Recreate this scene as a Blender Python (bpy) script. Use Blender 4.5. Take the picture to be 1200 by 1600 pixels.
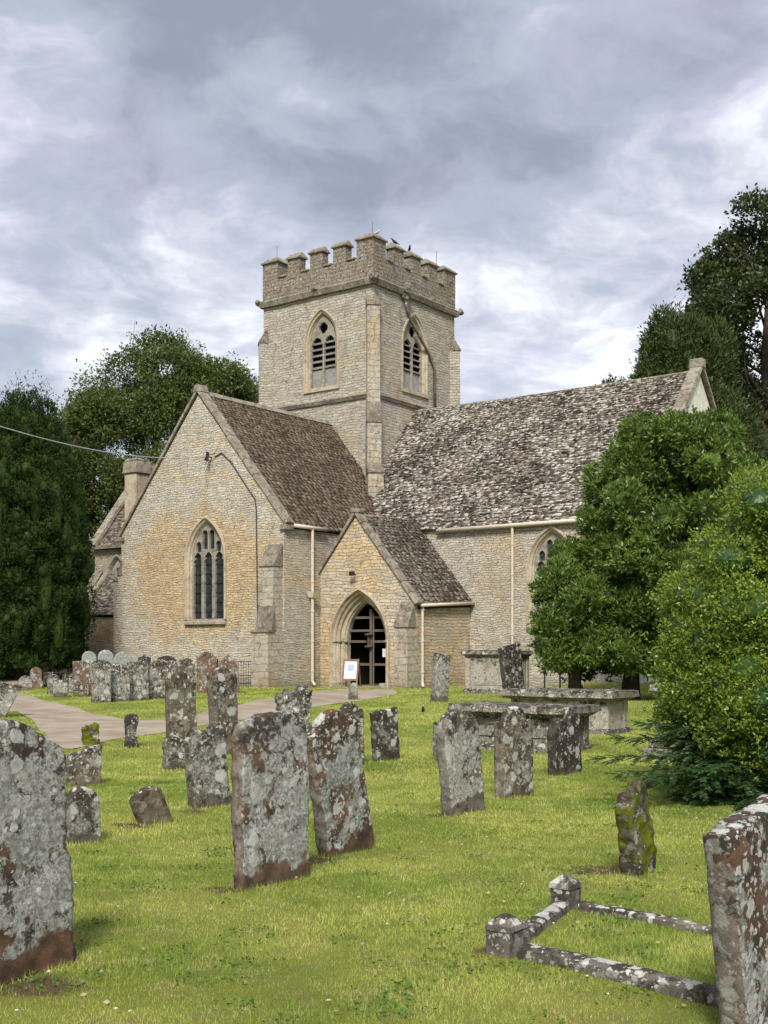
import bpy, bmesh, math, random
import numpy as np
from mathutils import Vector, Matrix, noise
from mathutils.geometry import tessellate_polygon
R = math.radians
scene = bpy.context.scene
for o in list(bpy.data.objects): bpy.data.objects.remove(o)

# ------------------------------------------------------------------ camera, light, exposure
F_PX, HOR = 1825.0, 1005.0           # focal length in photo pixels, horizon row
CAM_Z = 1.6
cam = bpy.data.cameras.new("camera"); camo = bpy.data.objects.new("camera", cam)
scene.collection.objects.link(camo); scene.camera = camo
camo.location = (0, 0, CAM_Z); camo.rotation_euler = (R(90), 0, 0)
cam.sensor_fit = 'VERTICAL'; cam.sensor_height = 24; cam.lens = F_PX / 1600 * 24
cam.shift_y = (HOR - 800) / 1600; cam.clip_start = 0.05; cam.clip_end = 3000

SUN_AZ, SUN_EL = R(186), R(46)      # azimuth from +Y clockwise (behind the camera)
sun = bpy.data.lights.new("sun", 'SUN'); sun.energy = 1.5; sun.angle = R(14); sun.color = (1.0, 0.95, 0.87)
suno = bpy.data.objects.new("sun", sun); scene.collection.objects.link(suno)
sv = Vector((math.sin(SUN_AZ) * math.cos(SUN_EL), math.cos(SUN_AZ) * math.cos(SUN_EL), math.sin(SUN_EL)))
suno.rotation_euler = sv.to_track_quat('Z', 'Y').to_euler(); suno.location = (-10, -10, 40)
scene.view_settings.view_transform = 'Standard'; scene.view_settings.look = 'None'
scene.view_settings.exposure = 1.68; scene.view_settings.gamma = 1

# ------------------------------------------------------------------ node helpers
class NT:
    def __init__(s, nt): s.nt = nt
    def n(s, typ, ins=None, **kw):
        nd = s.nt.nodes.new(typ)
        for k, v in kw.items(): setattr(nd, k, v)
        for k, v in (ins or {}).items():
            i = nd.inputs[k]
            if isinstance(v, bpy.types.NodeSocket): s.nt.links.new(v, i)
            else: i.default_value = v
        return nd
    def math(s, op, a, b=0.0, c=None, clamp=False):
        d = {0: a, 1: b}
        if c is not None: d[2] = c
        return s.n('ShaderNodeMath', d, operation=op, use_clamp=clamp).outputs[0]
    def vm(s, op, a, b=(0, 0, 0)):
        return s.n('ShaderNodeVectorMath', {0: a, 1: b}, operation=op).outputs[0]
    def vscale(s, a, k):
        return s.n('ShaderNodeVectorMath', {0: a, 'Scale': k}, operation='SCALE').outputs[0]
    def noise(s, v, scale, detail=4, rough=.55, col=False):
        nd = s.n('ShaderNodeTexNoise', {'Vector': v, 'Scale': scale, 'Detail': detail, 'Roughness': rough})
        return nd.outputs['Color' if col else 'Fac']
    def ramp(s, f, a, b):      # smooth remap a..b -> 0..1
        return s.n('ShaderNodeMapRange', {0: f, 1: a, 2: b, 3: 0.0, 4: 1.0}, interpolation_type='SMOOTHSTEP').outputs[0]
    def mix(s, f, a, b, mode='MIX'):
        nd = s.n('ShaderNodeMix', data_type='RGBA', blend_type=mode)
        for i, v in ((0, f), (6, a), (7, b)):
            if isinstance(v, bpy.types.NodeSocket): s.nt.links.new(v, nd.inputs[i])
            else: nd.inputs[i].default_value = v if i == 0 else (tuple(v) + (1,))[:4]
        return nd.outputs[2]
def new_mat(name):
    m = bpy.data.materials.new(name); m.use_nodes = True
    nt = m.node_tree; nt.nodes.clear(); t = NT(nt)
    out = t.n('ShaderNodeOutputMaterial'); return m, t, out
def finish(t, out, col, rough=.9, height=None, bump=.5, dist=.02, spec=.3, trans=None, metal=0.0):
    p = t.n('ShaderNodeBsdfPrincipled', {'Roughness': rough, 'Specular IOR Level': spec, 'Metallic': metal})
    if isinstance(col, bpy.types.NodeSocket): t.nt.links.new(col, p.inputs['Base Color'])
    else: p.inputs['Base Color'].default_value = tuple(col) + (1,)
    if height is not None:
        b = t.n('ShaderNodeBump', {'Height': height, 'Strength': bump, 'Distance': dist})
        t.nt.links.new(b.outputs[0], p.inputs['Normal'])
    sh = p.outputs[0]
    if trans:
        tr = t.n('ShaderNodeBsdfTranslucent')
        if isinstance(col, bpy.types.NodeSocket): t.nt.links.new(col, tr.inputs[0])
        mx = t.n('ShaderNodeMixShader', {0: trans, 1: sh, 2: tr.outputs[0]}); sh = mx.outputs[0]
    t.nt.links.new(sh, out.inputs[0])

# ------------------------------------------------------------------ world: overcast sky
def make_world():
    w = bpy.data.worlds.new("World"); scene.world = w; w.use_nodes = True
    nt = w.node_tree; nt.nodes.clear(); t = NT(nt)
    sky = t.n('ShaderNodeTexSky', sky_type='NISHITA', sun_disc=False)
    sky.sun_elevation = SUN_EL; sky.sun_rotation = SUN_AZ % (2 * math.pi); sky.air_density = 1.0; sky.dust_density = 1.5
    d = t.n('ShaderNodeTexCoord').outputs['Generated']
    sep = t.n('ShaderNodeSeparateXYZ', {0: d})
    z = t.math('MAXIMUM', sep.outputs[2], 0.0)
    k = t.math('DIVIDE', 1.0, t.math('ADD', z, .22))
    flat = t.n('ShaderNodeCombineXYZ', {0: t.math('MULTIPLY', sep.outputs[0], k), 1: t.math('MULTIPLY', sep.outputs[1], k), 2: 0.0}).outputs[0]
    flat = t.vm('ADD', flat, (2.2, 1.9, 0.0))
    warp = t.noise(flat, 1.7, 5, .55, True)
    v2 = t.vm('ADD', flat, t.vscale(t.vm('SUBTRACT', warp, (.5, .5, .5)), .38))
    big = t.noise(v2, 1.15, 3, .5)
    mid = t.noise(v2, 3.4, 8, .60)
    fine = t.noise(v2, 9.0, 6, .6)
    cl = t.math('ADD', t.math('MULTIPLY', big, .47), t.math('ADD', t.math('MULTIPLY', mid, .42), t.math('MULTIPLY', fine, .11)))
    c1 = t.mix(t.ramp(cl, .37, .49), (1.0, 1.12, 1.38), (1.56, 1.72, 2.04))
    c2 = t.mix(t.ramp(cl, .475, .545), c1, (2.3, 2.36, 2.66))
    c3 = t.mix(t.ramp(cl, .525, .60), c2, (3.5, 3.58, 3.75))
    tint = t.mix(t.ramp(t.noise(v2, 2.2, 3), .48, .66), (1, 1, 1), (1.05, .985, 1.04))
    c3 = t.mix(1.0, c3, tint, 'MULTIPLY')
    hz = t.ramp(z, .30, .02)
    c4 = t.mix(t.math('MULTIPLY', hz, .6), c3, (1.75, 2.02, 2.42))
    c5 = t.mix(.04, c4, sky.outputs[0])
    bg = t.n('ShaderNodeBackground', {0: c5, 1: .1})
    nt.links.new(bg.outputs[0], t.n('ShaderNodeOutputWorld').inputs[0])
make_world()

# ------------------------------------------------------------------ object helpers
COL = scene.collection
def tag(o, label=None, cat=None, group=None, kind=None):
    for k, v in (('label', label), ('category', cat), ('group', group), ('kind', kind)):
        if v: o[k] = v
    return o
def empty(name, loc=(0, 0, 0), rz=0.0, **kw):
    o = bpy.data.objects.new(name, None); COL.objects.link(o); o.empty_display_size = .3
    o.location = loc; o.rotation_euler = (0, 0, rz); return tag(o, **kw)
def link_mesh(name, me, mat, parent=None, smooth=False):
    if mat: me.materials.append(mat)
    if smooth: me.shade_smooth()
    o = bpy.data.objects.new(name, me); COL.objects.link(o)
    if parent: o.parent = parent
    return o
def np_mesh(name, V, Fc, mat, parent=None, smooth=False):
    """V (n,3), Fc (m,k) uniform polygons"""
    me = bpy.data.meshes.new(name); n, m, k = len(V), len(Fc), Fc.shape[1]
    me.vertices.add(n); me.vertices.foreach_set('co', np.asarray(V, np.float32).ravel())
    me.loops.add(m * k); me.loops.foreach_set('vertex_index', np.asarray(Fc, np.int32).ravel())
    me.polygons.add(m); me.polygons.foreach_set('loop_start', np.arange(0, m * k, k, dtype=np.int32))
    me.polygons.foreach_set('loop_total', np.full(m, k, np.int32))
    me.update(calc_edges=True)
    return link_mesh(name, me, mat, parent, smooth)
class MB:
    def __init__(s): s.v = []; s.f = []
    def add(s, vs, fs):
        b = len(s.v); s.v += [tuple(p) for p in vs]; s.f += [tuple(b + i for i in f) for f in fs]; return s
    def box(s, x0, x1, y0, y1, z0, z1, M=None):
        vs = [Vector((x, y, z)) for z in (z0, z1) for y in (y0, y1) for x in (x0, x1)]
        if M: vs = [M @ p for p in vs]
        return s.add(vs, [(0, 2, 3, 1), (4, 5, 7, 6), (0, 1, 5, 4), (2, 6, 7, 3), (0, 4, 6, 2), (1, 3, 7, 5)])
    def hexa(s, bot, top):      # 4 bottom + 4 top points, ccw from above
        return s.add(list(bot) + list(top), [(3, 2, 1, 0), (4, 5, 6, 7), (0, 1, 5, 4), (1, 2, 6, 5), (2, 3, 7, 6), (3, 0, 4, 7)])
    def prism(s, poly, M, d0, d1):   # poly in local XZ plane (x,z), extruded along local y, M to world
        n = len(poly); vs = [M @ Vector((x, d0, z)) for x, z in poly] + [M @ Vector((x, d1, z)) for x, z in poly]
        return s.add(vs, [tuple(range(n)), tuple(range(2 * n - 1, n - 1, -1))] + [(i, i + n, (i + 1) % n + n, (i + 1) % n) for i in range(n)])
    def tube(s, pts, r, n=8, caps=True):
        pts = [Vector(p) for p in pts]; rs = r if isinstance(r, (list, tuple)) else [r] * len(pts); b = len(s.v)
        up = Vector((0, 0, 1)); prev = None
        for i, p in enumerate(pts):
            d = (pts[min(i + 1, len(pts) - 1)] - pts[max(i - 1, 0)]).normalized()
            if prev is None: a = d.orthogonal().normalized()
            else: a = (prev - d * prev.dot(d)).normalized()
            prev = a; c = d.cross(a)
            for k in range(n):
                t = 2 * math.pi * k / n; s.v.append(tuple(p + (a * math.cos(t) + c * math.sin(t)) * rs[i]))
        for i in range(len(pts) - 1):
            for k in range(n):
                s.f.append((b + i * n + k, b + i * n + (k + 1) % n, b + (i + 1) * n + (k + 1) % n, b + (i + 1) * n + k))
        if caps:
            s.f.append(tuple(b + k for k in range(n))[::-1]); s.f.append(tuple(b + (len(pts) - 1) * n + k for k in range(n)))
        return s
    def build(s, name, mat, parent=None, smooth=False, bevel=0, jitter=0, sub=0):
        me = bpy.data.meshes.new(name); me.from_pydata(s.v, [], s.f)
        bm = bmesh.new(); bm.from_mesh(me)
        bmesh.ops.recalc_face_normals(bm, faces=bm.faces)
        if bevel: bmesh.ops.bevel(bm, geom=[e for e in bm.edges], offset=bevel, segments=1, affect='EDGES', clamp_overlap=True)
        if sub:
            bmesh.ops.subdivide_edges(bm, edges=bm.edges, cuts=sub, use_grid_fill=True)
        if jitter:
            for v in bm.verts:
                v.co += noise.noise_vector(v.co * 3.1) * jitter + noise.noise_vector(v.co * 9.7) * jitter * .5
        bm.to_mesh(me); bm.free()
        return link_mesh(name, me, mat, parent, smooth)

# ------------------------------------------------------------------ terrain
def sm(x): x = min(1, max(0, x)); return x * x * (3 - 2 * x)
def terrain(x, y):
    z = .5 * sm((y - 36) / 16) * sm((-x - 5) / 7) + .35 * sm((y - 35) / 9) * sm((x - 5) / 4)
    z += .030 * math.sin(x * 1.1 + .5 * y + 1) * math.sin(.8 * y - .4 * x) + .018 * math.sin(2.3 * x - 1.1 * y)
    z += .12 * math.exp(-((x - 3.0) ** 2 / 7 + (y - 31) ** 2 / 18))
    return z
def terrain_np(x, y):
    s_ = lambda a: (lambda b: b * b * (3 - 2 * b))(np.clip(a, 0, 1))
    z = .5 * s_((y - 36) / 16) * s_((-x - 5) / 7) + .35 * s_((y - 35) / 9) * s_((x - 5) / 4)
    z = z + .030 * np.sin(x * 1.1 + .5 * y + 1) * np.sin(.8 * y - .4 * x) + .018 * np.sin(2.3 * x - 1.1 * y)
    return z + .12 * np.exp(-((x - 3.0) ** 2 / 7 + (y - 31) ** 2 / 18))
def G(px, py):     # where the ground lies that the photo shows at (px, py)
    Y = (CAM_Z) * F_PX / (py - HOR)
    for _ in range(40):
        x = (px - 600) / F_PX * Y; Y = .5 * Y + .5 * (CAM_Z - terrain(x, Y)) * F_PX / (py - HOR)
    return Vector(((px - 600) / F_PX * Y, Y, terrain((px - 600) / F_PX * Y, Y)))
def PT(px, py, Y): return Vector(((px - 600) / F_PX * Y, Y, CAM_Z + (HOR - py) / F_PX * Y))

# worn spots in the turf at the foot of stones (centre, radius)
SOIL = [(G(932, 1360), .22), (G(352, 1390), .13), (G(500, 1345), .15), (G(690, 1274), .13), (G(205, 1290), .16), (G(300, 1268), .12), (G(772, 1486), .10), (G(60, 1540), .2)]
# ------------------------------------------------------------------ materials
def masonry(name, pale, warm, warm_amt=.5, row=.092, width=.27, dark=.5, lichen=.0, joint=(.13, .10, .07), warm_at=None, rnd_amt=.62, joint_amt=.62):
    m, t, out = new_mat(name)
    o = t.n('ShaderNodeTexCoord').outputs['Object']; sp = t.n('ShaderNodeSeparateXYZ', {0: o})
    u = t.math('ADD', sp.outputs[0], sp.outputs[1])
    nz = t.noise(o, 1.3, 3); nz2 = t.noise(o, 6.0, 3); nu = t.noise(o, 2.7, 2)
    zz = t.math('ADD', sp.outputs[2], t.math('ADD', t.math('MULTIPLY', nz, .30), t.math('MULTIPLY', nz2, .10)))
    uu = t.math('ADD', u, t.math('MULTIPLY', nu, .55))
    vec = t.n('ShaderNodeCombineXYZ', {0: uu, 1: zz, 2: 0.0}).outputs[0]
    bk = t.n('ShaderNodeTexBrick', {'Vector': vec, 'Color1': (0, 0, 0, 1), 'Color2': (1, 1, 1, 1), 'Mortar': (.5, .5, .5, 1), 'Scale': 1.0,
             'Mortar Size': .013, 'Mortar Smooth': .6, 'Brick Width': width, 'Row Height': row}, offset=.5, squash=1.25, squash_frequency=3)
    rnd = t.n('ShaderNodeSeparateColor', {0: bk.outputs[0]}).outputs[0]
    vor = t.n('ShaderNodeTexVoronoi', {'Vector': t.vm('MULTIPLY', vec, (1 / width, 1.35 / row, 1)), 'Scale': .8, 'Randomness': .9}, feature='F1', distance='CHEBYCHEV')
    rnd2 = t.n('ShaderNodeSeparateColor', {0: vor.outputs['Color']}).outputs[0]
    big = t.noise(o, .38, 4, .6)
    if warm_at:   # patch of warmer stone where the wall was laid with it
        dx = t.math('SUBTRACT', sp.outputs[0], warm_at[0]); dz = t.math('SUBTRACT', sp.outputs[2], warm_at[1])
        dd = t.math('ADD', t.math('POWER', t.math('DIVIDE', dx, warm_at[2]), 2.0), t.math('POWER', t.math('DIVIDE', dz, warm_at[3]), 2.0))
        big = t.math('ADD', t.math('MULTIPLY', t.noise(o, .9, 7, .7), .85), t.math('MULTIPLY', t.math('SUBTRACT', 1.0, t.math('MINIMUM', dd, 1.0)), .30))
    wf = t.ramp(t.math('ADD', big, t.math('MULTIPLY', t.math('SUBTRACT', rnd2, .5), .17)), .62 - warm_amt * .4, .80 - warm_amt * .4)
    col = t.mix(wf, pale, warm)
    var = t.math('ADD', t.math('MULTIPLY', rnd, .5), t.math('MULTIPLY', rnd2, .5))
    col = t.mix(rnd_amt, col, t.mix(var, (.58, .56, .53), (1.36, 1.35, 1.32)), 'MULTIPLY')
    fine = t.noise(o, 34, 6, .7)
    col = t.mix(.85, col, t.mix(t.ramp(fine, .32, .68), (.66, .63, .59), (1.25, 1.25, 1.25)), 'MULTIPLY')
    # weather stains: dark tide of algae running downwards, pale lime
    st = t.noise(t.vm('MULTIPLY', o, (1.5, 1.5, .45)), 1.6, 7, .62)
    col = t.mix(t.math('MULTIPLY', t.ramp(st, .52, .70), dark), col, (.085, .072, .055))
    pl = t.noise(o, 3.3, 8, .7)
    col = t.mix(t.math('MULTIPLY', t.ramp(pl, .56, .66), .5), col, (.62, .60, .54))
    dmp = t.ramp(t.math('ADD', sp.outputs[2], t.math('MULTIPLY', t.noise(o, 1.1, 6, .7), 1.1)), 1.15, .35)
    col = t.mix(t.math('MULTIPLY', dmp, .5), col, (.14, .13, .085))
    if lichen:
        ln = t.noise(o, 9, 8, .75)
        col = t.mix(t.math('MULTIPLY', t.ramp(ln, .52, .58), lichen), col, (.07, .062, .05))
        ln2 = t.noise(t.vm('ADD', o, (7, 3, 2)), 13, 6, .7)
        col = t.mix(t.math('MULTIPLY', t.ramp(ln2, .58, .63), lichen), col, (.55, .54, .48))
    jm = t.math('MULTIPLY', bk.outputs['Fac'], t.ramp(t.noise(o, 4.5, 4), .38, .52))
    col = t.mix(t.math('MULTIPLY', jm, joint_amt), col, joint)
    h = t.math('ADD', t.math('MULTIPLY', bk.outputs['Fac'], -1.0), t.math('ADD', t.math('MULTIPLY', fine, .7), t.math('MULTIPLY', rnd2, .6)))
    finish(t, out, col, .95, h, 1.0, .05, spec=.1)
    return m
def ashlar(name, c1, c2, stain=.4, moss=0.0, grime=(.10, .085, .065)):
    m, t, out = new_mat(name)
    o = t.n('ShaderNodeTexCoord').outputs['Object']
    n1 = t.noise(o, 1.3, 5, .6); n2 = t.noise(o, 22, 7, .7); n3 = t.noise(o, 4.5, 7, .7)
    col = t.mix(t.ramp(n1, .35, .65), c1, c2)
    col = t.mix(.7, col, t.mix(t.ramp(n2, .3, .7), (.6, .58, .55), (1.25, 1.25, 1.25)), 'MULTIPLY')
    col = t.mix(t.math('MULTIPLY', t.ramp(n3, .48, .62), stain), col, grime)
    w = t.noise(t.vm('ADD', o, (4, 9, 1)), 11, 7, .7)
    col = t.mix(t.math('MULTIPLY', t.ramp(w, .58, .66), stain), col, (.58, .57, .50))
    if moss:
        nrm = t.n('ShaderNodeSeparateXYZ', {0: t.n('ShaderNodeNewGeometry').outputs['Normal']}).outputs[2]
        mm = t.math('MULTIPLY', t.ramp(t.noise(o, 3.5, 6, .7), .5, .6), t.ramp(nrm, .2, .6))
        col = t.mix(t.math('MULTIPLY', mm, moss), col, (.11, .11, .02))
    sp = t.n('ShaderNodeSeparateXYZ', {0: o})
    finish(t, out, col, .92, t.math('ADD', n2, t.math('MULTIPLY', n3, .8)), .6, .02, spec=.15)
    return m
def slate(name, dark, mid, pale, pale_amt, black_amt, moss=0.0):
    m, t, out = new_mat(name)
    g = t.n('ShaderNodeNewGeometry'); r = g.outputs['Random Per Island']
    o = t.n('ShaderNodeTexCoord').outputs['Object']
    big = t.noise(o, .5, 5, .65)
    rr = t.math('ADD', t.math('MULTIPLY', r, .65), t.math('MULTIPLY', big, .35))
    col = t.mix(t.ramp(rr, .15, .85), dark, mid)
    oj = t.vm('ADD', o, t.n('ShaderNodeCombineXYZ', {0: t.math('MULTIPLY', r, 9.0), 1: t.math('MULTIPLY', r, 5.0), 2: 0.0}).outputs[0])
    oj = t.vm('MULTIPLY', oj, (.55, .55, 1.5)); f1 = t.noise(oj, 7.5, 6, .66); f2 = t.noise(t.vm('ADD', oj, (5, 5, 5)), 5.0, 6, .68)
    bb = t.math('MULTIPLY', t.math('SUBTRACT', big, .5), .22)
    col = t.mix(t.math('MULTIPLY', t.ramp(t.math('ADD', f2, bb), .50, .56), black_amt), col, (.028, .024, .02))
    col = t.mix(t.math('MULTIPLY', t.ramp(t.math('SUBTRACT', f1, bb), .52, .58), pale_amt), col, pale)
    if moss:
        col = t.mix(t.math('MULTIPLY', t.ramp(t.noise(o, 1.1, 6, .7), .56, .66), moss), col, (.09, .09, .025))
    finish(t, out, col, .9, t.noise(o, 30, 5, .7), .5, .015, spec=.15)
    return m
def lichen(name, base1=(.165, .10, .065), base2=(.085, .060, .044), grey=.5, white=.5, dark=.4, moss=0.0, gcol=(.27, .275, .25), wcol=(.56, .56, .51), orange=0.15, band=.2, sidebare=.7):
    """weathered headstone with crusts of lichen; grey/white/dark/moss 0..1"""
    m, t, out = new_mat(name)
    tc = t.n('ShaderNodeTexCoord').outputs['Object']; rnd = t.n('ShaderNodeObjectInfo').outputs['Random']
    off = t.n('ShaderNodeCombineXYZ', {0: t.math('MULTIPLY', rnd, 71.0), 1: t.math('MULTIPLY', rnd, 37.0), 2: t.math('MULTIPLY', rnd, 53.0)}).outputs[0]
    p = t.vm('ADD', tc, off)
    w = t.noise(p, 14, 4, .65, True)
    pd = t.vm('ADD', p, t.vscale(t.vm('SUBTRACT', w, (.5, .5, .5)), .09))
    nb = t.noise(p, 7, 6, .65); fine = t.noise(p, 85, 5, .7)
    col = t.mix(t.ramp(nb, .35, .62), base1, base2)
    col = t.mix(.8, col, t.mix(fine, (.5, .5, .5), (1.5, 1.5, 1.5)), 'MULTIPLY')
    ng = t.noise(pd, 3.6, 10, .66)
    sz = t.n('ShaderNodeSeparateXYZ', {0: tc}).outputs[2]
    wob = t.math('MULTIPLY', t.math('SUBTRACT', t.noise(p, 5.5, 5, .6), .5), .35)
    free = t.ramp(t.math('ADD', sz, wob), band * .6, band * .6 + .035)
    gz = t.n('ShaderNodeSeparateXYZ', {0: t.n('ShaderNodeTexCoord').outputs['Generated']}).outputs[2]
    nob = t.n('ShaderNodeVectorTransform', {0: t.n('ShaderNodeNewGeometry').outputs['True Normal']}, vector_type='NORMAL', convert_from='WORLD', convert_to='OBJECT').outputs[0]
    side = t.ramp(t.math('ABSOLUTE', t.n('ShaderNodeSeparateXYZ', {0: nob}).outputs[0]), .5, .8)
    free = t.math('MULTIPLY', free, t.math('SUBTRACT', 1.0, t.math('MULTIPLY', side, sidebare)))
    topd = t.math('MULTIPLY', t.ramp(gz, .72, 1.0), .09)
    mg = t.math('MULTIPLY', t.ramp(t.math('SUBTRACT', ng, topd), .62 - grey * .32, .645 - grey * .32), free)
    gmot = t.mix(t.ramp(t.noise(p, 40, 7, .8), .40, .60), tuple(c * .42 for c in gcol), tuple(min(1, c * 1.45) for c in gcol))
    gmot = t.mix(t.math('MULTIPLY', t.ramp(t.noise(p, 11, 6, .7), .42, .60), .55), gmot, tuple(c * .80 + .015 for c in gcol))
    col = t.mix(mg, col, gmot)
    masks = [mg]
    nd = t.noise(t.vm('ADD', pd, (3, 1, 7)), 8.0, 8, .74)
    md = t.ramp(t.math('ADD', nd, topd), .69 - dark * .24, .71 - dark * .24)
    col = t.mix(t.math('MULTIPLY', md, .9), col, (.045, .038, .030))
    for sc, rad, k, sh in ((7.0, .42, 1.0, 0), (16.0, .42, .95, 5), (38.0, .40, .8, 9)):
        v = t.n('ShaderNodeTexVoronoi', {'Vector': t.vm('ADD', pd, (sh, sh, sh)), 'Scale': sc, 'Randomness': 1.0}, feature='F1')
        cr = t.n('ShaderNodeSeparateColor', {0: v.outputs['Color']})
        rr = t.math('MULTIPLY', rad, t.math('ADD', .4, t.math('MULTIPLY', cr.outputs[1], .9)))
        inside = t.ramp(t.math('SUBTRACT', rr, v.outputs['Distance']), .0, .05)
        on = t.math('GREATER_THAN', t.math('ADD', cr.outputs[0], t.math('MULTIPLY', t.math('SUBTRACT', t.noise(p, 2.6, 3), .5), .9)), 1.0 - white * k * .62)
        mw = t.math('MULTIPLY', t.math('MULTIPLY', inside, on), free)
        wc = t.mix(t.ramp(t.noise(p, 60, 5, .75), .35, .65), tuple(c * .68 for c in wcol), wcol)
        wc = t.mix(cr.outputs[2], wc, t.mix(.5, wc, gcol))
        col = t.mix(mw, col, wc); masks.append(mw)
    if orange:
        no = t.noise(t.vm('ADD', pd, (9, 9, 2)), 6.0, 7, .7)
        mo = t.ramp(no, .75 - orange * .3, .77 - orange * .3)
        col = t.mix(t.math('MULTIPLY', mo, .85), col, (.22, .085, .035))
    if moss:
        mm = t.noise(t.vm('ADD', p, (2, 2, 2)), 5.0, 6, .7)
        mm = t.ramp(mm, .68 - moss * .4, .74 - moss * .4)
        col = t.mix(mm, col, t.mix(t.noise(p, 45, 3), (.035, .045, .005), (.185, .20, .02)))
        masks.append(mm)
    h = t.math('MULTIPLY', fine, .8)
    for q in masks: h = t.math('ADD', h, t.math('MULTIPLY', q, .45))
    finish(t, out, col, .95, h, .7, .008, spec=.08)
    return m
def plain(name, c, rough=.6, metal=0.0, var=.25, spec=.3, scale=12):
    m, t, out = new_mat(name); o = t.n('ShaderNodeTexCoord').outputs['Object']
    n1 = t.noise(o, scale, 6, .65)
    col = t.mix(t.ramp(n1, .3, .7), tuple(x * (1 - var) for x in c), tuple(min(1, x * (1 + var)) for x in c))
    finish(t, out, col, rough, n1, .2, .01, spec=spec, metal=metal); return m
def leafmat(name, dark, light, trans=.25, rough=.5, scale=.8, spec=.4, tip=None):
    m, t, out = new_mat(name)
    r = t.n('ShaderNodeNewGeometry').outputs['Random Per Island']; o = t.n('ShaderNodeTexCoord').outputs['Object']
    f = t.math('ADD', t.math('MULTIPLY', r, .55), t.math('MULTIPLY', t.ramp(t.noise(o, scale, 4, .6), .3, .7), .45))
    col = t.mix(f, dark, light)
    if tip: col = t.mix(t.math('MULTIPLY', t.ramp(r, .86, .9), .8), col, tip)
    finish(t, out, col, rough, spec=spec, trans=trans); return m

M = {}
M['tower'] = masonry('tower_stone', (.50, .47, .405), (.50, .42, .30), .28, dark=.30, row=.12, width=.36)
M['parapet'] = masonry('parapet_stone', (.31, .28, .235), (.30, .235, .175), .40, row=.16, width=.42, dark=.45, lichen=.75, rnd_amt=.35)
M['gable'] = masonry('gable_stone', (.60, .565, .485), (.60, .47, .30), .50, dark=.16, warm_at=(-4.2, 4.2, 4.6, 3.0))
M['nave'] = masonry('nave_stone', (.56, .525, .45), (.54, .46, .33), .35, dark=.18)
M['porch'] = masonry('porch_stone', (.58, .52, .42), (.62, .48, .30), .62, dark=.18, row=.12, width=.34)
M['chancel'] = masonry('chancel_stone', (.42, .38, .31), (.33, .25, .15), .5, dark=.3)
M['butt'] = masonry('buttress_stone', (.50, .46, .38), (.48, .39, .27), .45, dark=.45, row=.26, width=.5, rnd_amt=.3, lichen=.4, joint_amt=.4)
M['butt_cap'] = ashlar('buttress_cap_stone', (.16, .14, .115), (.25, .215, .17), .85)
M['dress'] = ashlar('dressed_stone', (.52, .45, .33), (.43, .36, .26), .38)
M['dress_grey'] = ashlar('dressed_grey_stone', (.36, .335, .285), (.27, .24, .195), .55)
M['cope'] = ashlar('coping_stone', (.24, .205, .165), (.33, .30, .25), .75, moss=.5)
M['cope_rail'] = ashlar('stringcourse_stone', (.20, .175, .14), (.30, .265, .215), .8)
M['slate_nave'] = slate('nave_stone_slates', (.075, .062, .050), (.235, .195, .155), (.58, .545, .49), .95, .95, moss=.3)
M['slate_tran'] = slate('transept_stone_slates', (.10, .072, .050), (.24, .175, .125), (.34, .29, .235), .45, .5)
M['slate_porch'] = slate('porch_stone_slates', (.085, .070, .054), (.21, .175, .135), (.44, .40, .34), .7, .6, moss=.25)
M['glass'] = None
M['gutter'] = plain('cream_gutter_paint', (.58, .52, .42), .5, var=.12)
M['lead'] = plain('lead', (.22, .21, .20), .6)
M['iron'] = plain('black_iron', (.02, .02, .02), .5)
M['wood_and_shade'] = plain('black_timber_and_shade', (.012, .010, .008), .9)  # near-black timber; inside the porch its colour also paints the shade
M['wood_grey'] = plain('weathered_timber', (.13, .105, .085), .8, scale=20)
M['wood_red'] = plain('varnished_board_frame', (.23, .12, .075), .5)
M['wood_and_shade2'] = plain('lantern_timber', (.085, .055, .04), .7)
M['paper'] = plain('poster_paper', (.62, .64, .70), .7, var=.04)
M['blue'] = plain('poster_print', (.35, .42, .62), .7, var=.1)
M['louvre'] = ashlar('louvre_slate', (.26, .25, .23), (.18, .17, .16), .5)
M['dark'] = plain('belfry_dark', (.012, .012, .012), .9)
M['panel'] = ashlar('belfry_blocking', (.34, .335, .32), (.27, .265, .25), .3)
M['cable'] = plain('cable_black', (.05, .05, .05), .6)
M['cable_w'] = plain('cable_grey', (.45, .47, .5), .5)
def glass_mat():
    m, t, out = new_mat('leaded_glass'); o = t.n('ShaderNodeTexCoord').outputs['Object']
    sp = t.n('ShaderNodeSeparateXYZ', {0: o}); u = t.math('ADD', sp.outputs[0], sp.outputs[1])
    a = t.math('PINGPONG', t.math('ADD', t.math('MULTIPLY', u, 1.6), sp.outputs[2]), .09)
    b = t.math('PINGPONG', t.math('SUBTRACT', t.math('MULTIPLY', u, 1.6), sp.outputs[2]), .09)
    l = t.math('LESS_THAN', t.math('MINIMUM', a, b), .010)
    v = t.n('ShaderNodeTexVoronoi', {'Vector': o, 'Scale': 7.0}); rr = t.n('ShaderNodeSeparateColor', {0: v.outputs['Color']}).outputs[0]
    col = t.mix(rr, (.006, .012, .014), (.025, .045, .045))
    col = t.mix(l, col, (.05, .05, .05))
    finish(t, out, col, t.math('ADD', .18, t.math('MULTIPLY', l, .5)), t.math('MULTIPLY', rr, 1.0), .25, .01, spec=.5); return m
M['glass'] = glass_mat()

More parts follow.
